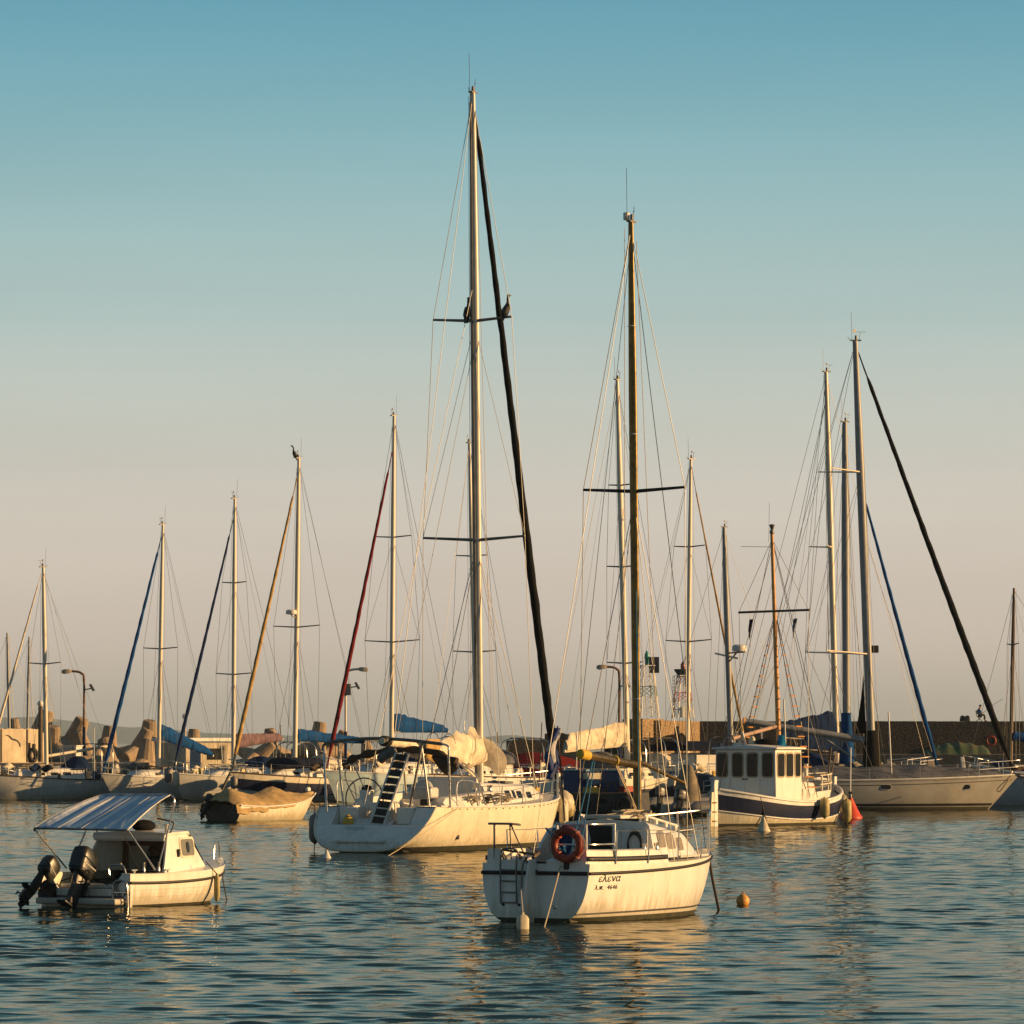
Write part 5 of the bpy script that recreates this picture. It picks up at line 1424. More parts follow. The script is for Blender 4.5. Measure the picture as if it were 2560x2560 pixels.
# ------------------------------------------------------------------ tarpaulin-covered dinghy
def covered_dinghy():
    d0 = 196.4
    fr = Frame((556 - 1280) * d0 / F, d0, 41)
    root = boat_root('covered_boat', 'small open boat under a crumpled sandy tarpaulin, red waterline', 'boat', fr)
    h = Hull(5.5, 2.3, (.66, .66, 1.12), (-.15, -.3, -.15), wt=.9, tm=.4, rb=.9, rs=.05, e0=.4, e1=.9, k=2.4)
    h.build(root, [CREAM, REDAF, ANTIF], [(.62, 0), (.80, 1), (1.0, 2)], 30, tmat=mat('dark brown transom', (.05, .035, .025), .7, var=.3))  # transom in dark brown against the cream sides
    tube('rubbing_strake', h.rail_line(-1, 0, .99, -.02, .015), .03, WPAINT, root, 6)
    tube('rubbing_strake', h.rail_line(1, 0, .99, -.02, .015), .03, WPAINT, root, 6)
    rows = []
    for i in range(45):
        u = i / 44; t = lerp(-.04, .965, u); tt = max(0, t); w = h.W(tt) + .045; a = t * 5.5; zs = h.sheer(tt)
        ridge = 1.30 - .30 * math.exp(-((u - .33) / .12) ** 2) * .7 + .12 * math.exp(-((u - .58) / .08) ** 2) - .10 * u
        if u < .10: ridge = lerp(.80, 1.32, (u / .10) ** .7)
        if u > .62: ridge = lerp(ridge, zs + .06, ((u - .62) / .38) ** 1.1)
        row = []
        for k in range(25):
            c = -1 + 2 * k / 24; y = w * c
            prof = 1 - abs(c) ** 1.5
            z = zs + .01 + (ridge - zs) * prof
            if abs(c) > .99: z -= (.10 + .10 * abs(noise.noise(V(u * 9, c, 1))) + (.26 if u < .12 else .12 if u < .3 else 0)) * (1 if u < .6 else .3)
            wr = .055 * math.sin(14 * u + 5 * abs(c)) * prof * (1 - prof) * 3 + .07 * noise.noise(V(u * 7, c * 2.5, 3)) * (1 - abs(c)) + .03 * noise.noise(V(u * 22, c * 5, 3))
            row.append(V(a + .02 * noise.noise(V(u * 9, c * 9, 5)), y * (1 + .02 * noise.noise(V(u * 11, c, 8))), z + wr))
        rows.append(row)
    MB().grid(rows).build('tarpaulin', TARP, root)
    for y in (-.75, .5): tube('lashing', [(-.05, y, .75), (-.02, y + .3, .35), (.0, y - .1, .3)], .012, ROPE, root, 5)
    o = outboard(root, (-.12, .62, .62), 30, .7)
    box('stem_head', (5.05, 0, 1.24), (.22, .16, .18), WPAINT, root, .05)
    return fr
dfr = covered_dinghy()
rope('mooring rope at the bow of the tarpaulin covered boat', [dfr.world(5.1, -.1, .75), dfr.world(5.9, -.7, -.1)], .02)

# ------------------------------------------------------------------ white and navy fishing boat with the wheelhouse
def fishing_boat():
    d0 = 183.3
    fr = Frame((1791 - 1280) * d0 / F, d0, 35)
    root = boat_root('fishing_boat', 'white and navy wooden fishing boat with a boxy wheelhouse and varnished wooden mast', 'fishing boat', fr)
    h = Hull(8.6, 3.25, (1.42, .92, 1.52), (-.4, -.6, -.4), wt=.06, tm=.5, rb=.25, rs=-.1, e0=.75, e1=.85, k=2.6, wb=.02)
    h.W = (lambda t, H=h: H.B / 2 * max(.03, (1 - abs(2 * t - 1) ** 3.4)) * (1 if t > .5 else 1))
    h.build(root, [WPAINT, NAVY, CREAM, ANTIF], [(.07, 0), (.30, 1), (.9, 2), (1.0, 3)], 40, transom=False)
    for sd in (-1, 1):
        tube('gunwale_cap', h.rail_line(sd, 0.01, .99, .0, 0), .05, WPAINT, root, 6)
        tube('rubbing_strake', [h.pt(i / 30, .30, sd) + V(0, sd * .02, 0) for i in range(31)], .028, WPAINT, root, 6)
        MB().grid([[h.at_z(i / 30, z, sd, .006) for i in range(31)] for z in (.10, .03, -.06)]).build('antifouling', ANTIF, root)
    h.deck(root, DECK, .02, .98, dz=-.28, camber=.06)
    # rudder post and bow post
    MB().rings([[V(x - .12, -.05, z), V(x - .12, .05, z), V(x + .16, .05, z), V(x + .16, -.05, z)] for x, z in ((-.1, -.4), (-.1, 1.2), (-.1, 1.62), (-.06, 1.76))], smooth=False).build('stern_post', WPAINT, root, .03)
    MB().rings([[V(-.55, -.03, -.4), V(-.55, .03, -.4), V(-.2, .03, -.4), V(-.2, -.03, -.4)], [V(-.42, -.03, .5), V(-.42, .03, .5), V(-.2, .03, .5), V(-.2, -.03, .5)], [V(-.36, -.03, 1.3), V(-.36, .03, 1.3), V(-.22, .03, 1.3), V(-.22, -.03, 1.3)]], smooth=False).build('rudder', CREAM, root)
    for z in (.9, .55, .2): box('rudder_hinge', (-.2, 0, z), (.25, .13, .05), RUST, root)
    MB().rings([[V(x - .1, -.05, z), V(x - .1, .05, z), V(x + .1, .05, z), V(x + .1, -.05, z)] for x, z in ((8.5, .2), (8.62, 1.4), (8.66, 1.85))], smooth=False).build('stem_post', WPAINT, root, .03)
    # wheelhouse
    a0, a1, w = 2.05, 3.95, 1.38; zb, zt = .70, 2.92
    house = MB().rings([[V(a, -w, zb), V(a, -w + .03, zt), V(a, w - .03, zt), V(a, w, zb)] for a in (a0, a1)], smooth=False).build('wheelhouse', WHITE, root, .03)
    rf = []
    for a, dz, ww in ((a0 - .12, 0, w + .06), (a0 - .08, .05, w + .1), ((a0 + a1) / 2, .12, w + .12), (a1 + .14, .05, w + .1), (a1 + .18, 0, w + .06)):
        rf.append([V(a, -ww, zt + .0), V(a, -ww, zt + .05 + dz * .3), V(a, 0, zt + .12 + dz), V(a, ww, zt + .05 + dz * .3), V(a, ww, zt)])
    MB().rings(rf, smooth=False).build('wheelhouse_roof', WPAINT, root, .01)
    def win(c, u, ww, hh):
        n_ = Vector(u).cross(V(0, 0, 1))
        o = MB().plate(Vector(c) + n_ * .018, u, (0, 0, 1), ww, hh, .02, .09).build('window', GLASS, root)
        MB().plate(Vector(c) + n_ * .006, u, (0, 0, 1), ww + .11, hh + .11, .02, .12).build('frame', mat('tan window gasket', (.34, .27, .17), .6), o)
    for f in (.123, .375, .615, .865): win((a0, lerp(w, -w, f), 2.32), (0, -1, 0), .43, .86)
    for f, ww in ((.20, .46), (.53, .46), (.84, .34)): win((lerp(a0, a1, f), -w + .018, 2.32), (1, 0, 0), ww, .86)
    for f in (.25, .495, .74): box('panel_seam', (a0 - .005, lerp(w, -w, f), 1.7), (.012, .016, 2.0), GREYH, root)
    for f in (.47, .52): box('door_handle', (a0 - .03, lerp(w, -w, f), 1.78), (.05, .10, .05), BLACK, root, .01)
    # trunk forward, bulwark, deck gear
    cabin(root, a1 + .02, 5.9, 1.12, .85, 1.72, 1.62, .70, WHITE, [(4.6, .18, 1.25, .22), (5.4, .16, 1.2, .2)], GLASS, tumble=.1, front=.3)
    MB().rings([[V(4.05, -1.30, .8), V(4.05, -1.34, 1.20), V(4.05, -1.24, 1.20), V(4.05, -1.20, .8)], [V(6.4, -1.12, .95), V(6.4, -1.18, 1.34), V(6.4, -1.06, 1.34), V(6.4, -1.02, .95)]], smooth=False).build('bulwark', WHITE, root)
    box('deck_box', (4.6, -1.15, 1.28), (.9, .3, .22), WHITE, root, .04)
    for a, y, z in ((6.2, -.9, 1.9), (6.9, -.75, 1.95), (7.4, -.55, 2.0), (6.2, .9, 1.9), (7.2, .6, 2.0)): tube('rail_post', [(a, y, 1.0), (a, y, z)], .035, CREAM, root, 6)
    for z in (1.55, 1.9):
        tube('rail', [(6.0, -.95, z), (6.9, -.76, z + .03), (7.5, -.55, z + .06), (8.4, 0, z + .1), (7.5, .55, z + .06), (6.9, .76, z + .03), (6.0, .95, z)], .028, CREAM, root, 6)
    tube('samson_post', [(5.9, -.35, 1.6), (5.9, -.35, 2.35)], [.10, .09], WPAINT, root, 8)
    tube('bow_pole', [(7.9, -.1, 1.3), (8.2, -.1, 3.0)], .03, WOODD, root, 6)
    tube('bow_pole', [(7.7, -.3, 1.3), (8.0, -.4, 2.7)], .025, BROWNM, root, 6)
    for a, y, b_, y2 in ((5.8, -.5, 8.2, .0), (5.8, -.2, 8.0, .3)): tube('stowed_spar', [(a, y, 1.85), (b_, y2, 1.72)], .045, WPAINT, root, 7)
    # roof gear
    MB().rings([[V(x - wx, -.55, z), V(x + wx, -.55, z), V(x + wx, -.3, z), V(x - wx, -.3, z)] for x, z, wx in ((2.6, 3.0, .3), (2.6, 3.3, .14), (2.6, 3.55, .10))], smooth=False).build('horn_bracket', WPAINT, root, .02) if False else None
    br = MB()
    for y in (.25, -.25): br.tube([(2.5, y * 1.2 + .55, 3.0), (2.5, y * .5 + .55, 3.6)], .04, 6)
    br.tube([(2.5, .80, 3.3), (2.5, .35, 3.3)], .035, 6).box((2.5, .57, 3.1), (.2, .3, .16))
    br.build('light_bracket', WPAINT, root)
    MB().sphere((2.7, .1, 3.2), (.12, .14, .24)).build('white_lamp', FEND, root)
    MB().sphere((3.0, -.35, 3.14), (.45, .50, .2), 12, 8).build('dark_sack', BLACKC, root)
    bg = []
    for i in range(6):
        u = i / 5; bg.append([V(3.3 + .22 * (1 - u * .6) * math.cos(a), -.85 + .22 * (1 - u * .5) * math.sin(a), 3.02 + .42 * u + .06 * math.sin(3 * a)) for a in [k * math.pi / 4 for k in range(8)]])
    MB().rings(bg).build('blue_bag', cloth('bright blue plastic bag', (.02, .27, .48)), root)
    # mast, yard, rope ladders
    M0 = fr.px(1950, 1868, 4.1, -.2); M0.z = 1.6; M1 = fr.px(1930, 1335, 4.1, -.2)
    P = lambda z: M0.lerp(M1, (z - M0.z) / (M1.z - M0.z))
    n = 12
    MB().tube([M0.lerp(M1, i / n) for i in range(n + 1)], [.105 - .035 * i / n for i in range(n + 1)], 12).build('mast', WOODM, root)
    for k in range(9): MB().torus(P(3.4 + k * .48), .10 - k * .002, .010, None, 14, 5).build('mast_band', BROWNM, root)
    MB().lathe([(.075, 0), (.09, .03), (.09, .12), (.05, .18), (.07, .22), (.11, .36), (.02, .38)], M1, 12).build('masthead_light', DSTEEL, root)
    zy = HCAM + (1855 - 1528) * (d0 + 3.4) / F
    yd = fr.px(1856, 1530, 4.1, 1.5); yd2 = fr.px(2016, 1526, 4.1, -1.7)
    tube('yard', [P(zy) + V(-.05, 1.60, -.03), P(zy) + V(-.05, -1.62, .02)], .045, WOODD, root, 8)
    tube('antenna', [M1 - V(0, -.15, .3), M1 + V(.05, .15, 1.2)], .007, DSTEEL, root, 5)
    tube('antenna', [M1 - V(0, 0, .5), M1 + V(0, 1.4, -.45)], .010, DSTEEL, root, 5)
    zl = zy - .35
    for sd in (-1, 1):
        f0 = V(3.6, sd * 1.44, 1.0) if sd < 0 else V(3.2, 1.42, 1.0)
        if sd < 0: f0 = V(4.5, -1.40, 1.05)
        f1 = f0 + V(.55, 0, 0)
        tp = P(zl) + V(0, sd * .08, 0)
        lr_ = MB().tube([f0, tp], .014, 5).tube([f1, tp + V(.06, 0, 0)], .014, 5)
        lr_.build('shroud', ROPED, root)
        for k in range(15):
            u = .06 + k * .057
            p, q = f0.lerp(tp, u), f1.lerp(tp + V(.06, 0, 0), u); e = (q - p) * .12
            MB().tube([p - e, q + e], .028, 5).build('ladder_rung', WOODM, root)
        wire(root, [P(M1.z - .2), P(zy) + V(-.05, sd * 1.58, 0), V(4.2, sd * 1.5, 1.0)], .010, WIRE)
        wire(root, [P(M1.z - .25), V(6.5, sd * 1.1, 1.3)], .012, ROPED)
        wire(root, [P(M1.z - .5), V(2.2, sd * 1.3, 3.0)], .010, ROPED)
        wire(root, [P(M1.z - 2.5), V(7.3, sd * .6, 1.5)], .009, WIRE)
    wire(root, [P(M1.z - .15), V(8.5, 0, 1.6)], .012, ROPED, 'forestay')
    wire(root, [P(M1.z - .15), V(.2, 0, 1.4)], .012, ROPED, 'backstay')
    g0 = P(HCAM + (1855 - 1816) * (d0 + 3.4) / F) + V(-.08, .05, 0); g1 = fr.px(1832, 1846, 2.2, .55)
    tube('derrick_boom', [g0, g1], .075, mat('pinkish painted spar', (.55, .36, .26), .6), root, 10)
    tube('boom_topping_rope', [g1, P(zy - .2)], .010, ROPE, root, 5)
    tube('boom_topping_rope', [g1 + V(.1, 0, 0), P(zy - 2)], .010, ROPE, root, 5)
    cl = MB()
    for k in range(3): cl.tube(arc_pts([(3.98, -1.0, 1.95), (4.0, -1.25, 1.3 - .05 * k), (4.5, -1.2, 1.4), (4.4, -1.0, 1.9)], 6), .022, 5)
    cl.build('hanging_hose', ROPE, root)
    return fr, h, P, zy
ffr, fh, FP, fzy = fishing_boat()
for (px, top, ln, r, t, m, lab) in ((1988, 1992, .85, .19, .56, FENDY, 'mossy yellow fender amidships on the navy fishing boat'), (2069, 2000, .90, .18, .83, FENDY, 'mossy yellow fender nearest the camera at the fishing boat bow'),
                                    (2089, 1994, .82, .18, .90, FENDY, 'mossy yellow fender second at the fishing boat bow'), (2100, 1982, .80, .15, .965, FEND, 'white fender at the very bow of the fishing boat')):
    p = fh.pt(t, 0, -1)
    w = ffr.world(p.x, p.y - .24, 0); w.z = HCAM + (HOR - top) * w.y / F
    fender(lab, w, ln, r, m, 'fenders along the fishing boat', ffr.world(p.x, p.y, p.z + .05))
rope('pair of weedy ropes hanging from the stern quarter of the fishing boat', [ffr.world(1.3, -1.12, 1.15), ffr.world(1.5, -1.2, .5), ffr.world(1.6, -1.3, -.2)], .02, ROPED)
rope('second weedy rope hanging from the stern quarter of the fishing boat', [ffr.world(1.3, -1.14, 1.15), ffr.world(1.75, -1.25, -.2)], .02, ROPED)
for (y, zz_, m, lab, c, ln) in ((1.08, -.5, NAVYC, 'small dark pennant under the yard left of the wooden mast', 'flag', 1.35), (-.92, -.5, mat('striped flag cloth', (.16, .19, .27), .9, var=.5, vscale=6), 'small striped pennant under the yard right of the wooden mast', 'flag', 1.3)):
    p = FP(fzy) + V(-.05, y, 0); w = ffr.world(*p)
    rows = [[w + V(-.05 * v * (1 + u) - .02 + .15 * u * (1 - .4 * v), .05 * math.sin(5 * u + 3 * v), -.3 - .6 * v * ln * (.55 + .45 * u) ) for u in (0, .33, .66, 1)] for v in [k / 6 for k in range(7)]]
    fl = thing('pennant', lab, 'flag', w, 0, 'pennants in the rigging')
    MB().grid([[q - w for q in r_] for r_ in rows]).build('cloth', m, fl, solid=.01)
    tube('halyard', [V(0, 0, 0), V(.02, 0, -2.0)], .008, WIRE, fl, 4)

# ------------------------------------------------------------------ generic moored sailing boats
def moored(label, deg, mt, mb_, d, L, am, B, fb, hull_m, r, spr=(), jib=None, boom=None, bands=None, mast_m=ALUW, wr=.010, seed=0, clutter=True, extra=None, fore=True, mh=1.0, cab=True, win=True, swept=0., rails=True, zk=-.5, wt=.78, radar=None, stay=None, stern_stay=True, cab_h=.55, name='sailing_boat', rb=1.0, spr_m=None, vhf=1.1):
    M = WP(mb_[0], mb_[1], d)
    a = R(deg); f = V(math.sin(a), math.cos(a), 0)
    o = M - f * am
    fr = Frame(o.x, o.y, deg)
    root = boat_root(name, label, 'sailing boat', fr, 'sailing boats moored in the background')
    h = Hull(L, B, fb, (.05, zk, -.1), wt=wt, tm=.42, rb=rb, rs=.2, e0=.5, e1=.95, k=2.2)
    mats, bd = bands or ([hull_m, BOOT, ANTIF], [(.68, 0), (.72, 1), (1.0, 2)])
    h.build(root, mats, bd, 26)
    for sd in (-1, 1): tube('toe_rail', h.rail_line(sd, 0, .99, .01, .01), .035, WOODD if seed % 2 else WPAINT, root, 5)
    h.deck(root, DECK, 0, 1, dz=-.02)
    dz = fb[1]
    if cab:
        ws = [(am - .9, .5, dz + .28, .16), (am - .1, .45, dz + .27, .15), (am + .7, .4, dz + .26, .14)] if win else []
        cabin(root, am - 2.0, am + 1.6, B * .34, B * .24, dz + cab_h, dz + cab_h * .8, dz - .05, WHITE if hull_m is not CREAM else CREAM, ws, GLASS, front=.8)
    zc = HCAM
    M0 = fr.loc(M); M0.z = dz + (cab_h if cab else 0)
    M1 = fr.loc(WP(mt[0], mt[1], d))
    s = F / d
    co = abs(math.cos(a))
    sprs = [(HCAM + (HOR - py) / s, hp / s / max(.2, co)) for py, hp in spr]
    bow = h.pt(.985, 0)
    P = mast_rig(root, h, M0, M1, r, mast_m, sprs, wr, am, B * .46, bow if fore and not jib else None, V(.1, 0, fb[0] + .05) if stern_stay else None, swept=swept, sx=1.0, spr_r=.04, mh=mh, vhf=vhf, spr_m=spr_m)
    if jib:
        jm, jr, jtop = jib
        furled(root, bow + V(-.12, 0, .15), P(HCAM + (HOR - jtop) / s) + V(.12, 0, 0), jr, jm, seed)
    if stay:
        for px, py, zz_ in stay: wire(root, [fr.px(px, py, am), P(HCAM + (HOR - zz_) / s)], wr * 1.2, ROPE, 'stay')
    if boom:
        (sy, ex, ey, m, h0, h1) = boom
        p0 = fr.px(mb_[0], sy, am); p0 += V(-.1, 0, 0)
        # boom end: keep it on the boat's centreline
        ln = (ex - mb_[0]) / s / math.sin(a) if abs(math.sin(a)) > .2 else -3.5
        p1 = V(am + ln, 0, HCAM + (HOR - ey) / s)
        if m: boom_cover(root, p0, p1, m, h0, h1, .17, seed=seed)
        else: tube('boom', [p0, p1], .085, mast_m, root, 10)
        tube('topping_lift', [p1, P(M1.z - .4)], wr * .7, WIRE, root, 4)
        tube('mainsheet', [p1.lerp(p0, .2), V(max(.4, am + ln * .8), .1, dz + .1)], .014, ROPE, root, 5)
    if radar:
        z = HCAM + (HOR - radar[1]) / s; c = P(z); dx = radar[0]
        MB().lathe([(.05, -.02), (.28, 0), (.30, .06), (.29, .2), (.2, .25), (.02, .26)], c + V(dx, 0, 0), 16).build('radar_dome', WPAINT, root)
        tube('radar_bracket', [c + V(0, 0, -.25), c + V(dx, 0, -.03)], .04, DSTEEL, root, 6)
    if rails:
        stanchions(root, h, [.08, .26, .44, .62, .80], -1, .6, .016, .009, (1.0, .5))
        stanchions(root, h, [.08, .26, .44, .62, .80], 1, .6, .016, .009, (1.0, .5))
        pulpit(root, h, .84, .65, .02)
        sr = MB()
        w = h.W(.02) - .05
        sr.tube(arc_pts([(.9, -w, fb[0] + .62), (.1, -w, fb[0] + .64), (.05, 0, fb[0] + .64), (.1, w, fb[0] + .64), (.9, w, fb[0] + .62)], 4), .018, 6)
        for y in (-w, 0, w): sr.tube([(.1, y, fb[0]), (.1, y, fb[0] + .64)], .018, 6)
        sr.build('stern_rail', STEEL, root)
    if clutter:
        rnd = random.Random(seed)
        for k in range(3):
            x = rnd.uniform(.8, am - 2.2) if am > 3.4 else rnd.uniform(.6, 1.2); y = rnd.uniform(-.6, .6)
            box('locker', (x, y, dz + .2), (rnd.uniform(.4, .9), rnd.uniform(.4, .8), rnd.uniform(.3, .55)), rnd.choice([WHITE, CREAM, GREYH, BLUED]), root, .04)
        box('hatch', (am + 2.0, 0, dz + .1), (.55, .55, .1), GREYP, root, .02)
        box('hatch', (am - .3, rnd.uniform(-.2, .2), dz + cab_h + .06), (.6, .5, .08), GREYP, root, .02)
        for sd in (-1, 1): MB().lathe([(.09, 0), (.07, .03), (.06, .12), (.09, .17), (.02, .18)], (am - 2.4, sd * B * .36, dz + .05), 10).build('winch', STEEL, root)
        if rnd.random() < .75:   # spray hood
            rg = []
            for i in range(7):
                u = i / 6; x = am - 2.3 + 1.0 * u; hh = lerp(.72, .12, max(0, (u - .35) / .65) ** 1.4) if u > .35 else .72
                rg.append([V(x, B * .34 * math.cos(q), dz + cab_h * .9 + hh * math.sin(q)) for q in [k * math.pi / 8 for k in range(9)]] + [V(x, -B * .3, dz + cab_h * .8), V(x, B * .3, dz + cab_h * .8)])
            MB().rings(rg).build('spray_hood', rnd.choice([NAVYC, CREAMC, BLUED, GREYC]), root)
        for k in range(5):       # jerry cans and bags along the rail
            t = rnd.uniform(.06, .8); sd = rnd.choice((-1, 1)); pp = h.pt(t, 0, sd); kk = rnd.uniform(.22, .42)
            box('jerry_can', (pp.x, pp.y - sd * .22, pp.z + kk * .62), (kk * .7, kk * .4, kk * 1.2), rnd.choice([BLUED, GREYP, RPAINT, WPAINT, YELLOW, BROWNC]), root, .03)
        for k in range(3):
            t = rnd.uniform(.1, .85); sd = rnd.choice((-1, 1)); pp = h.pt(t, 0, sd)
            bg = []
            for q in range(7):
                u = q / 6; bg.append([pp + V(.7 * (u - .5), -sd * .1 + .13 * math.cos(a_), .55 + .05 * math.sin(6 * u) + (.16 * math.sin(math.pi * u) + .05) * math.sin(a_)) for a_ in [k2 * math.pi / 4 for k2 in range(8)]])
            MB().rings(bg).build('rail_bundle', rnd.choice([NAVYC, CREAMC, BROWNC, GREYC, BLUED]), root)
        for k in range(2):
            t = rnd.uniform(.05, .2); pp = h.pt(t, 0, 1 if k else -1)
            tube('deck_pole', [pp, pp + V(rnd.uniform(-.2, .2), 0, rnd.uniform(1.4, 3.0))], .025, rnd.choice([STEEL, WPAINT, WOODD]), root, 6)
        if rnd.random() < .6:
            gf = MB(); wv = h.W(.1) - .1
            for xx in (.25, 1.0):
                gf.tube(arc_pts([(xx, -wv, fb[0]), (xx, -wv, fb[0] + 1.5), (xx, -wv * .6, fb[0] + 1.95), (xx, wv * .6, fb[0] + 1.95), (xx, wv, fb[0] + 1.5), (xx, wv, fb[0])], 4), .026, 6)
            gf.build('stern_frame', STEEL, root)
            box('solar_panel', (.62, 0, fb[0] + 2.0), (.8, 1.4, .05), NAVYD, root)
        rc = MB()
        for q in range(7): rc.tube(arc_pts([V(am + rnd.uniform(-1, 2.4), rnd.uniform(-.7, .7), dz + cab_h * .5 + rnd.uniform(.1, .5)) for _ in range(4)], 5), .02, 5)
        rc.build('rope_tangle', rnd.choice([ROPE, ROPED, ROPE]), root)
        MB().torus((.25, w if rails else .4, dz + .45), .24, .07, MX, 16, 7).build('horseshoe_buoy', rnd.choice([YELLOW, ORANGE, WPAINT]), root) if rails and seed % 3 == 0 else None
    if extra: extra(root, fr, h, P)
    return root, fr, h, P

DL = 272.0
def x2(root, fr, h, P):
    outboard(root, (-.15, .3, 1.1), 20, 1.5)
    outboard(root, (-.15, -.7, .9), 45, 1.2)
    tube('ensign_pole', [(.2, .4, 1.3), (.0, .6, 4.2)], .03, STEEL, root, 6)
moored('small grey white sailing boat at the left edge with a bare boom', -128, (108, 1418), (116, 1925), 270, 8.2, 4.0, 2.6, (1.10, 1.15, 1.45), GREYH, .12, [(1660, 46)], (CREAMC, .075, 1432), (1890, 258, 1866, None, 0, 0), seed=1, extra=x2, mast_m=ALUW, cab_h=.6)
moored('grey white sailing boat with bright blue sail cover and blue furled sail', -138, (407, 1312), (396, 1918), 271, 9.4, 5.0, 2.9, (1.15, 1.15, 1.45), GREYH, .115, [(1622, 46)], (BLUEC, .12, 1345), (1846, 524, 1890, BLUEC, 1.05, .40), seed=2)
moored('white sailing boat with mauve sail cover and dark blue furled sail', -138, (587, 1247), (583, 1900), 268, 10.4, 5.6, 3.0, (1.2, 1.2, 1.5), GREYH, .12, [(1457, 32), (1686, 47)], (BLUED, .10, 1300), (1868, 700, 1848, PURPC, .85, .45), seed=4)
def x5(root, fr, h, P):
    tg = MB()
    rg = []
    for i in range(10):
        u = i / 9; a = lerp(4.2, 8.2, u); rr = .38 * (1 if .1 < u < .9 else .6)
        rg.append([V(a, .3 + rr * 1.5 * math.cos(q), 2.0 + rr * math.sin(q)) for q in [k * math.pi / 5 for k in range(10)]])
    tg.rings(rg).build('deck_dinghy', NAVYC, root)
    MB().plate(h.pt(.985, 0) + V(.25, 0, -.4), (1, 0, -1.5), (0, 1, 0), 1.3, .12, .08).build('anchor', BLACK, root)
moored('navy and cream sailing boat with tan furled sail and a bird on its masthead', -138, (747, 1146), (737, 1892), 263, 11.0, 6.0, 3.3, (1.3, 1.25, 1.6), NAVY, .13, [(1568, 60)], (TANC, .12, 1195), (1850, 905, 1856, BLUEC, .75, .35),
       bands=([CREAM, NAVY, GREYH, ANTIF], [(.12, 0), (.36, 1), (.76, 2), (1.0, 3)]), seed=7, radar=(.42, 1536), extra=x5, cab_h=.6)
moored('pale blue white sailing boat with red furled sail and bright blue sail cover', -140, (985, 1040), (978, 1845), 258, 11.5, 6.2, 3.4, (1.5, 1.45, 1.7), PALEB, .125, [(1343, 47), (1605, 70)], (REDC, .12, 1130), (1828, 1118, 1828, BLUEC, 1.15, .40), seed=10, cab_h=.7, win=True, wr=.011)
moored('white sailing boat mostly hidden behind the cream yacht, thin white mast', -150, (1173, 1108), (1192, 1850), 246, 10.5, 5.6, 3.2, (1.4, 1.4, 1.6), WHITE, .115, [(1390, 40), (1630, 54)], None, None, seed=5, cab_h=.8)
def x10(root, fr, h, P):
    tube('bow_roller', [h.pt(.96, 0) + V(-.6, 0, .25), h.pt(1, 0) + V(.5, 0, .25)], .22, CREAM, root, 10)
moored('dark hulled sailing boat with a big cream boom cover beside the bronze mast', 40, (1543, 950), (1569, 1860), 229, 11.0, 6.4, 3.4, (1.4, 1.4, 1.7), CREAM, .135, [(1213, 28), (1417, 38), (1658, 44)], None, (1862, 1408, 1878, CREAMC, 1.25, .85), seed=8, extra=x10, cab_h=.7,
       bands=([CREAM, NAVYD, ANTIF], [(.14, 0), (.72, 1), (1.0, 2)]))  # navy band puts the shade behind the barge into the hull colour
moored('white sailing boat with thin tan forestay sail, right of the bronze mast', 48, (1727, 1148), (1718, 1870), 252, 10.0, 5.2, 3.2, (1.3, 1.3, 1.6), WHITE, .115, [(1367, 38), (1604, 55)], (TANC, .07, 1180), (1870, 1560, 1880, BLACKC, .9, .6), seed=11, cab_h=.7)
def x12(root, fr, h, P):
    s = F / 244
    z = HCAM + (HOR - 1640) / s; c = P(z)
    tube('cross_tree', [c + V(0, 1.2, .15), c + V(0, -1.0, -.15)], .05, ALUW, root, 7)
    tube('radar_arm', [c + V(0, -.1, .15), c + V(0, -1.6, .18)], .04, DSTEEL, root, 7)
    tube('radar_arm', [c + V(0, 0, -.35), c + V(0, -.8, .15)], .04, DSTEEL, root, 7)
    MB().lathe([(.05, 0), (.36, .02), (.38, .10), (.36, .3), (.2, .36), (.02, .37)], c + V(0, -1.05, .2), 16).build('radar_dome', WPAINT, root)
    box('pilothouse', (3.4, 0, 2.0), (2.6, 2.4, 1.3), WHITE, root, .08)
    MB().rings([[V(a, y, 3.0 + .25 * (1 - (y / 1.7) ** 2)) for y in (-1.7, -1, 0, 1, 1.7)] + [V(a, 1.7, 2.75), V(a, -1.7, 2.75)] for a in (1.2, 4.6)], smooth=False).build('navy_awning', NAVYC, root)
moored('motor sailer with a thick grey mast, radar arm and navy awning', 60, (1810, 1318), (1829, 1880), 244, 9.5, 5.0, 3.3, (1.4, 1.4, 1.7), WHITE, .15, [], None, None, seed=13, mast_m=ALUG, extra=x12, cab=True, fore=True, mh=.8, vhf=0)
moored('sailing boat with a slim pale mast, left of the two thick grey masts', 62, (2065, 930), (2093, 1870), 236, 12.0, 6.6, 3.7, (1.5, 1.5, 1.8), WHITE, .15, [(1368, 20), (1632, 26)], None, (1850, 1945, 1842, BLUED, 1.6, .8), seed=14, mast_m=ALU, spr_m=ALUW, stay=((1905, 1850, 990), (1880, 1850, 990), (1860, 1850, 1080), (1990, 1870, 1100)), swept=.9)
def x15(root, fr, h, P):
    rg = []
    for i in range(8):
        z = lerp(4.6, 1.9, i / 7); rr = .22 + .16 * i / 7
        rg.append([P(z) + V(rr * math.cos(q), rr * 1.1 * math.sin(q), 0) * (1 + .2 * noise.noise(V(z, q, 0))) for q in [k * math.pi / 5 for k in range(10)]])
    MB().rings(rg).build('mast_cover', BLUEC, root)
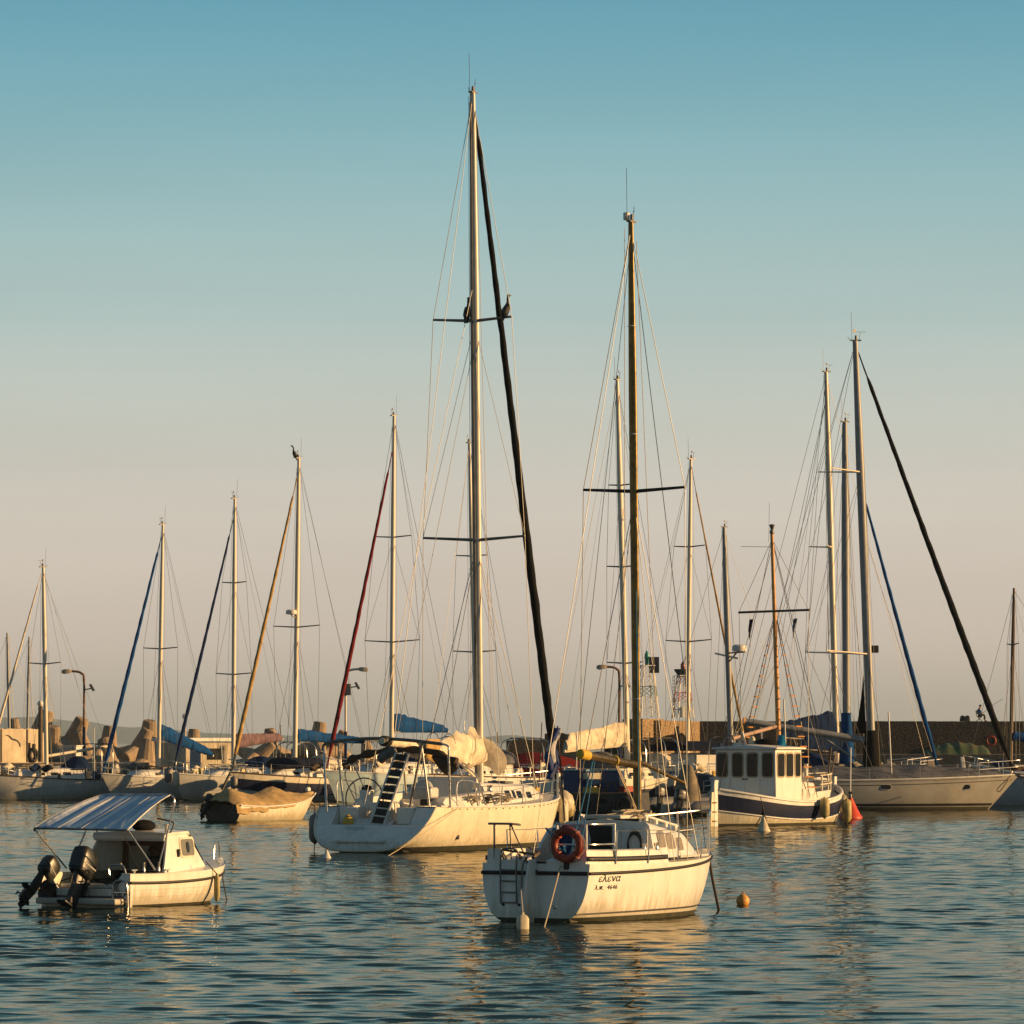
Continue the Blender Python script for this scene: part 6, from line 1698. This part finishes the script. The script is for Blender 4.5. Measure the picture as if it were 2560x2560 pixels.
moored('sailing boat with a thick grey mast wrapped in bright blue canvas at its foot', 62, (2112, 1055), (2117, 1875), 232, 11.0, 5.6, 3.5, (1.5, 1.5, 1.7), WHITE, .19, [], None, (1880, 2000, 1870, BLUED, 1.1, .7), seed=16, mast_m=ALUG, extra=x15, stay=((2162, 1880, 1060), (2178, 1890, 1330)))

# large grey yacht on the right
def grey_yacht_extra(root, fr, h, P):
    s = F / 229.5
    furled(root, h.pt(.715, 0) * 1 + V(0, h.W(.715), .3), P(HCAM + (HOR - 1215) / s), .11, BLUEC, 21)
    MB().tube([P(z) for z in (1.7, 2.4, 3.3, 3.75)], [.46, .44, .36, .30], 12).build('mast_coat', BLACKC, root)
    rows = []
    for i in range(40):
        t = lerp(.05, .93, i / 39); w = h.W(t); p = h.pt(t, 0); row = []
        for k in range(17):
            c = -1 + 2 * k / 16
            hh = .62 * (1 - abs(c) ** 2.2) * min(1, (1.04 - t) * 2.6) * (1 + .3 * noise.noise(V(t * 11, c, 0))) + .05 * noise.noise(V(t * 30, c * 4, 2))
            row.append(V(p.x, w * c * 1.005, p.z + .02 + hh - (.10 if abs(c) > .99 else 0)))
        rows.append(row)
    MB().grid(rows).build('deck_cover', GREYC, root)
    for t in (.50, .80, .30):
        for sd in (-1, 1):
            c = h.at_z(t, 1.08, sd, .012)
            MB().plate(c, (1, 0, 0), (0, 0, 1), .48, .20, .03, .09).build('porthole', GLASS, root)
            MB().plate(c - V(0, sd * .008, 0), (1, 0, 0), (0, 0, 1), .56, .27, .02, .12).build('porthole_rim', ALU, root)
    for sd in (-1, 1):
        tube('cove_line', [h.at_z(lerp(.05, .985, i / 30), h.sheer(lerp(.05, .985, i / 30)) - .24, sd, .004) for i in range(31)], .014, BOOT, root, 5)
        MB().grid([[h.at_z(i / 36 * .99, z, sd, .006) for i in range(37)] for z in (.30, .24, .18)]).build('boot_stripe', BOOT, root)
        MB().grid([[h.at_z(i / 36 * .99, z, sd, .006) for i in range(37)] for z in (.14, .05, -.08)]).build('antifouling', ANTIF, root)
    rl = MB()
    for k in range(6): rl.torus(V(9.2 + k * .05, -.2, 2.05), .26, .02, MX, 16, 5)
    rl.build('rope_coil', ROPE, root)
    tube('whip_pole', [(8.9, -.8, 1.6), fr.px(2280, 1850, 9.2)], .05, WPAINT, root, 7) if False else None
    for a, zz_ in ((2.2, 5.2), (7.2, 4.6)): tube('deck_pole', [(a, -1.5, 1.6), (a - .15, -1.5, zz_)], .035, WPAINT, root, 7)
    b0 = fr.px(2172, 1852, 6.6); b1 = fr.px(1862, 1803, 1.0)
    tube('boom', [b0, b1], [.17, .16], ALUG, root, 12)
    MB().lathe([(.16, 0), (.18, .02), (.18, .10), (.1, .12)], b1, 12, M=(b1 - b0).to_track_quat('Z', 'Y').to_matrix()).build('boom_end', WOODM, root)
    tube('rod_kicker', [b0.lerp(b1, .38) - V(0, 0, .15), V(6.5, 0, 1.9)], .06, ALUG, root, 8)
    pg = [[P(z) + V(-.25 - .55 * (1 - v) * f, 0.0, 0) for f in (0, .5, 1)] for z, v in ((6.4, 1), (5.4, .75), (4.5, .45), (3.6, .1))]
    MB().grid(pg).build('hoisted_canvas', BLACKC, root, solid=.03)
    box('deck_light', P(7.6) + V(.35, 0, 0), (.35, .25, .35), BLACK, root, .04)
    tube('bow_anchor', [h.pt(.97, 0) + V(0, 0, .12), h.pt(1, 0) + V(.5, 0, .02)], .07, STEEL, root, 8)
moored('large grey yacht with a dark covered deck, black furled sail and thick grey mast', 83, (2138, 852), (2182, 1905), 229, 13.7, 6.6, 4.1, (1.40, 1.42, 1.66), mat('weathered grey gelcoat', (.33, .325, .30), .30, var=.10, vscale=.8, dirt=(.30, .20, .08), dirt_amt=.5, coat=.3), .205, [(1180, 18), (1635, 26)],
       (BLACKC, .16, 880), None, seed=18, mast_m=ALUG, wr=.011, clutter=False, cab=False, extra=grey_yacht_extra, swept=1.0, mh=1.2, spr_m=ALUW, stay=((2330, 1880, 1320),), rails=True, zk=-.7, rb=1.5,
       bands=([mat('weathered grey gelcoat', (0, 0, 0)), ANTIF], [(.78, 0), (1.0, 1)]), vhf=1.4)

def x17(root, fr, h, P):
    MB().rings([[V(x - .09, -.08, z), V(x - .09, .08, z), V(x + .09, .08, z), V(x + .09, -.08, z)] for x, z in ((8.7, .1), (9.0, 1.6), (9.12, 2.45))], smooth=False).build('stem_post', WPAINT, root, .02)
    for y in (-1.0, 1.0): tube('bulwark_rail', [(8.7, y * .2, 2.0), (7, y * 1.1, 1.7), (4, y * 1.5, 1.6), (1, y * 1.2, 1.6)], .05, WPAINT, root, 6)
    MB().sphere((5.4, .9, 2.0), .18).build('deck_lamp', FEND, root)
    for k in range(4): tube('stowed_pole', [(7.5 - k, .5, 1.9 + .1 * k), (2.5 - k, -.4, 1.75 + .1 * k)], .05, WPAINT if k % 2 else WOODD, root, 6)
    box('winch_house', (6.0, 0, 1.7), (.8, .9, .6), RUST, root, .04)
moored('wooden boat at the right edge with a white stem and a brown mast', -98, (2535, 1470), (2526, 1900), 246, 9.0, 6.6, 3.0, (1.2, 1.25, 1.85), mat('dull blue white paint', (.40, .44, .48), .6, var=.1, dirt=(.2, .16, .12), streak=True), .10, [(1612, 12)], None, (1848, 2640, 1862, BLUEC, .55, .4), seed=19, mast_m=BROWNM, extra=x17, mh=0, cab_h=.4, rb=.4)
moored('sailing boat behind the cream quay wall with the leftmost bare mast', -120, (18, 1582), (25, 1850), 325, 7.5, 3.6, 2.5, (1.0, 1.0, 1.2), WHITE, .10, [], None, None, seed=22, mast_m=ALUG, mh=0, extra=None, clutter=False)
moored('sailing boat behind the cream quay wall with a short bare grey mast', -120, (73, 1592), (67, 1850), 336, 7.5, 3.6, 2.5, (1.0, 1.0, 1.2), WHITE, .09, [], None, None, seed=23, mast_m=ALUG, mh=0, clutter=False)

cormorant('black cormorant hunched on the masthead above the tan furled sail', WP(738, 1147, 263) + V(-.05, 0, .05), R(200), k=.92, neck=.06)
p = WP(452, 1925, 264.5)
fender('grey fender, left one of the pair at the bow under the dark blue furled sail', WP(421, 1916, 263.8), .95, .22, FENDG, 'fenders at the white boat bow', WP(430, 1900, 263.9))
fender('white fender, right one of the pair at the bow under the dark blue furled sail', WP(441, 1926, 263.5), 1.0, .20, FEND, 'fenders at the white boat bow', WP(446, 1900, 263.9))
fender('dark fender hanging at the bow of the navy and cream sailing boat', WP(585, 1938, 257.5), .75, .2, FENDG, None, WP(586, 1905, 257.6))

# ------------------------------------------------------------------ work barge with blue bins, inflatable, upright tender, small craft
def work_barge():
    d0 = 203
    fr = Frame((1612 - 1280) * d0 / F, d0 + 2.5, -78)
    root = boat_root('work_barge', 'low dark work barge with tyres and big blue bins', 'barge', fr)
    h = Hull(5.4, 2.8, (1.05, 1.0, 1.1), (-.3, -.4, -.2), wt=.95, tm=.4, rb=.3, rs=.1, e0=.25, e1=.4, k=4)
    h.build(root, [mat('dark tarred steel', (.05, .05, .055), .7, var=.3), ANTIF], [(.75, 0), (1, 1)], 24)
    h.deck(root, GREYP, 0, 1, 0, .02)
    tube('gunwale', h.rail_line(1, 0, .99), .06, WOODD, root, 6)
    for px in (1420, 1447, 1512):
        w = 58 if px == 1512 else (44 if px == 1420 else 26)
        s = F / 204; x = fr.loc(WP(px + (0 if px != 1512 else 8), 1940, d0 + 1.8))
        b = box('blue_bin', (x.x, .2, 1.0 + .48), (w / s * .95, .9, .98), NAVY if False else mat('blue plastic', (.012, .04, .13), .55, var=.15), root, .05)
        MB().box((x.x, .2, 2.0), (w / s, 1.0, .05)).build('rim', mat('pale blue edge', (.22, .36, .46), .6), b)
    for a in (.6, 1.5, 2.4, 3.4):
        MB().torus(h.at_z(a / 5.4, .55, 1, .10), .28, .10, Matrix.Rotation(R(90), 3, 'X'), 18, 8).build('tyre', BLACK, root)
    MB().tube(arc_pts([(0.9, 1.0, 1.1), (1.2, .9, 1.5), (1.5, 1.1, 1.1), (1.9, .9, 1.4), (2.1, 1.0, 1.1)], 5), .05, 6).build('net_heap', ROPED, root)
work_barge()
for i, (px, z, dy, mm, lab) in enumerate(((1478, 1.0, 1.0, YELLOW, 'yellow fish crate at the bottom of the stack between the blue bins'), (1478, 1.3, 1.0, BLUED, 'blue fish crate in the middle of the stack between the blue bins'),
                                          (1480, 1.6, 1.02, CREAM, 'cream fish crate on top of the stack between the blue bins'), (1570, 1.05, .9, RPAINT, 'red fish crate on the barge deck right of the blue bins'), (1571, 1.35, .9, CREAM, 'cream fish crate on the red crate right of the blue bins'))):
    w = WP(px, 1900, 204 + dy); o = thing('fish_crate', lab, 'crate', (w.x, w.y, z + .03), R(12 + 7 * i), 'fish crates on the barge')
    MB().box((0, 0, .02), (.62, .42, .04)).box((0, -.2, .14), (.62, .025, .24)).box((0, .2, .14), (.62, .025, .24)).box((-.3, 0, .14), (.025, .38, .24)).box((.3, 0, .14), (.025, .38, .24)).build('crate_body', mm, o)
def rib(label, px, py, deg, L, k=1.0):
    d0 = D(py); fr = Frame((px - 1280) * d0 / F, d0, deg)
    root = boat_root('inflatable_boat', label, 'inflatable boat', fr)
    for sd in (-1, 1):
        tube('tube', arc_pts([(-.2, sd * .75 * k, .35), (L * .5, sd * .8 * k, .38), (L * .8, sd * .62 * k, .48), (L, sd * .05, .62)], 7), [.12] + [.27 * k] * 20 + [.2], GREYR, root, 12)
    MB().rings([[V(a, -.6 * k, .35), V(a, 0, -.2), V(a, .6 * k, .35)] for a in (0, L * .7)] , smooth=False).build('keel', GREYH, root)
    box('thwart', (L * .45, 0, .5), (.3, 1.3 * k, .06), GREYP, root)
    outboard(root, (-.1, 0, .6), 10, .9)
    return root
rib('grey inflatable boat moored left of the white and navy fishing boat', 1660, 2030, 50, 3.8, 1.2)
tp = WP(1718, 2002, 212)
tn = thing('covered_tender', 'tender standing upright under a grey and tan cover beside the wheelhouse', 'tender', (tp.x, tp.y, .45), R(-52))
rg = []
for i in range(12):
    u = i / 11; w = .62 * (1 - .62 * u ** 2.2) * (1 if u > .05 else .85); dpt = .62 * (1 - .75 * u ** 1.6)
    rg.append([V(w * math.cos(q) * (1 + .06 * noise.noise(V(u * 5, q, 2))), dpt * math.sin(q), 1.75 * u) for q in [k * math.pi / 8 for k in range(16)]])
MB().rings(rg).build('cover', cloth('grey tan canvas', (.25, .20, .13), hue2=(.12, .11, .10)), tn)
MB().tube([(-.2, .3, 1.75), (-.2, .3, -.4)], .04, 6).build('lashing_pole', DSTEEL, tn)
rib('dark inflatable boat half hidden behind the bow rail of the nearest sloop', 1712, 2040, 60, 3.2, 1.0)

def cuddy(label, px, py, deg, L, B, m, hm, k=1.0, d=None, roof=1.75):
    d0 = d or D(py); fr = Frame((px - 1280) * d0 / F, d0, deg)
    root = boat_root('small_motorboat', label, 'motorboat', fr, 'small motorboats in the background')
    h = Hull(L, B, (.75, .72, 1.05), (-.1, -.3, -.1), wt=.9, tm=.4, rb=.7, e0=.35, e1=.9, k=2.4)
    h.build(root, [hm, ANTIF], [(.8, 0), (1, 1)], 22)
    h.deck(root, DECK, .0, 1, .0, .04)
    tube('rubbing_strake', h.rail_line(-1, 0, .99, -.06, .01), .03, m, root, 5); tube('rubbing_strake', h.rail_line(1, 0, .99, -.06, .01), .03, m, root, 5)
    cabin(root, L * .35, L * .68, B * .36, B * .28, roof, roof - .15, .72, hm, [(L * .44, .5, 1.3, .3), (L * .58, .45, 1.25, .28)], GLASS, front=.6)
    pulpit(root, h, .7, .5, .02)
    outboard(root, (-.08, 0, .75), 15, 1.0)
    box('engine_box', (L * .18, 0, .95), (.7, .7, .45), GREYP, root, .04)
    return root
for i, (lab, px, d, deg, L, B, m, hm) in enumerate((
    ('small white cabin boat behind the blue bins', 1500, 292, 30, 5.5, 2.2, NAVY, WHITE),
    ('small cream cabin boat seen between the bronze mast and the wheelhouse', 1650, 296, 38, 5.8, 2.3, RPAINT, CREAM),
    ('small white cabin boat low behind the bow of the cream yacht', 1395, 298, -150, 5.5, 2.2, BLUED, WHITE),
    ('small white cabin boat tucked right of the kiosk', 640, 292, -130, 5.2, 2.2, BLUED, WHITE),
    ('small cream cabin boat below the cream quay wall', 60, 288, -110, 5.0, 2.1, RPAINT, CREAM),
    ('small grey cabin boat by the rusty lamp post', 215, 290, -120, 5.2, 2.1, NAVY, GREYH),
    ('small dark cabin boat moored right behind the foot of the bronze mast', 1598, 236, 118, 5.6, 2.3, WOODD, NAVYD),
    ('small brown hulled cabin boat between the cream yacht bow and the blue bins', 1345, 252, 125, 5.4, 2.2, WPAINT, BROWNM),
    ('small white cabin boat beside the tower beacons', 1735, 300, 60, 5.5, 2.2, BLUED, WHITE))):
    cuddy(lab, px, 0, deg, L, B, m, hm, d=d)
# red covered canoe on the small boats behind the cream yacht, dark red hull shape
kp = WP(1232, 1908, 262)
kd = thing('covered_boat', 'boat under a dark red cover right of the tall pale mast', 'boat', (kp.x, kp.y, 0), R(0))
hk = Hull(5.2, 2.0, (1.3, 1.3, 1.5), (.0, -.3, 0), wt=.8, tm=.4, rb=.6)
hk.build(kd, [WHITE, ANTIF], [(.8, 0), (1, 1)], 20)
rows = []
for i in range(22):
    t = i / 21 * .98; p = hk.pt(t, 0); rows.append([V(p.x, hk.W(t) * c * 1.03, p.z + 1.35 * (1 - abs(c) ** 2) * math.sin(math.pi * min(1, .18 + .75 * t)) ** .8 + .06 * noise.noise(V(t * 9, c * 3, 0))) for c in (-1, -.7, -.4, 0, .4, .7, 1)])
MB().grid(rows).build('cover', REDC, kd)

# ------------------------------------------------------------------ buoys
def ball_buoy(label, px, py, r, m, group='round mooring buoys'):
    d = D(py); x = (px - 1280) * d / F
    root = thing('mooring_buoy', label, 'buoy', (x, d, -r * .45), 0, group)
    MB().lathe([(.02, -.0), (r * .7, r * .25), (r, r * .9), (r * .9, r * 1.45), (r * .45, r * 1.9), (r * .16, r * 2.02), (.02, r * 2.03)], seg=18).build('body', m, root)
    MB().torus((0, 0, r * 2.12), r * .2, r * .07, Matrix.Rotation(R(90), 3, 'X'), 12, 6).build('eye', m, root)
    return root
ball_buoy('orange yellow ball buoy afloat right of the nearest sloop', 1857, 2262, .135, BUOYO)
ball_buoy('orange ball buoy seen beside the foot of the bronze mast', 1686, 2028, .34, BUOYO)
ball_buoy('small yellow ball buoy behind the bow rail of the nearest sloop', 1676 + 40, 2033, .22, YELLOW)
def cone_buoy(label, px, py, rb_, hh, m, pole=0.0, name='cone_buoy'):
    d = D(py); x = (px - 1280) * d / F
    root = thing('cone_buoy', label, 'buoy', (x, d, -.06), R(10))
    MB().lathe([(rb_ * .9, 0), (rb_, .05), (rb_ * .98, hh * .16), (rb_ * .86, hh * .22), (rb_ * .22, hh * .93), (rb_ * .18, hh), (.02, hh * 1.01)], seg=24).build('body', m, root)
    if pole:
        tube('pole', [(0, 0, hh * .98), (0.02, 0, hh + pole)], .022, STEEL, root, 7)
        box('pole_clamp', (0, 0, hh + .22), (.16, .14, .10), BLACK, root, .02)
        MB().lathe([(.06, 0), (.07, .1), (.03, .2)], (0, 0, hh), 10).build('pole_socket', DSTEEL, root)
    else:
        MB().torus((0, 0, hh * 1.05), .045, .014, Matrix.Rotation(R(90), 3, 'X'), 12, 5).build('eye', DSTEEL, root)
cone_buoy('red cone buoy with a tall thin pole beside the fishing boat bow', 2126, 2046, .50, .92, BUOYR, 2.1)
cone_buoy('grimy white cone buoy in front of the fishing boat', 1909, 2078, .25, .56, FEND)
cone_buoy('tiny white cone buoy with a ring by the stern of the cream yacht', 817, 2146, .15, .28, WPAINT)

# stern lines across the water behind
rope('dark mooring rope from the grey yacht bow running out to the right', sag(WP(2535, 1932, 227), WP(2600, 1985, 224), .1), .022, ROPED)
rope('mooring chain loop hanging at the grey yacht stem', arc_pts([WP(2526, 1940, 226.5), WP(2494, 1972, 226.4), WP(2500, 1978, 226.4), WP(2520, 1950, 226.5)], 6), .02, ROPED)

# ------------------------------------------------------------------ evening air between the camera and the far shore
hz = bpy.data.materials.new('evening haze'); hz.use_nodes = True
hn, hl = hz.node_tree.nodes, hz.node_tree.links
hn.remove(hn['Principled BSDF'])
pv = hn.new('ShaderNodeVolumePrincipled')
pv.inputs['Color'].default_value = (.60, .80, 1.0, 1)
pv.inputs['Density'].default_value = 0.00006
pv.inputs['Anisotropy'].default_value = 0.0
hl.new(pv.outputs[0], hn['Material Output'].inputs['Volume'])
ho = MB().box((0, 7240, 55.0), (4000, 14640, 113.4)).build('haze', hz)
tag(ho, kind='stuff')
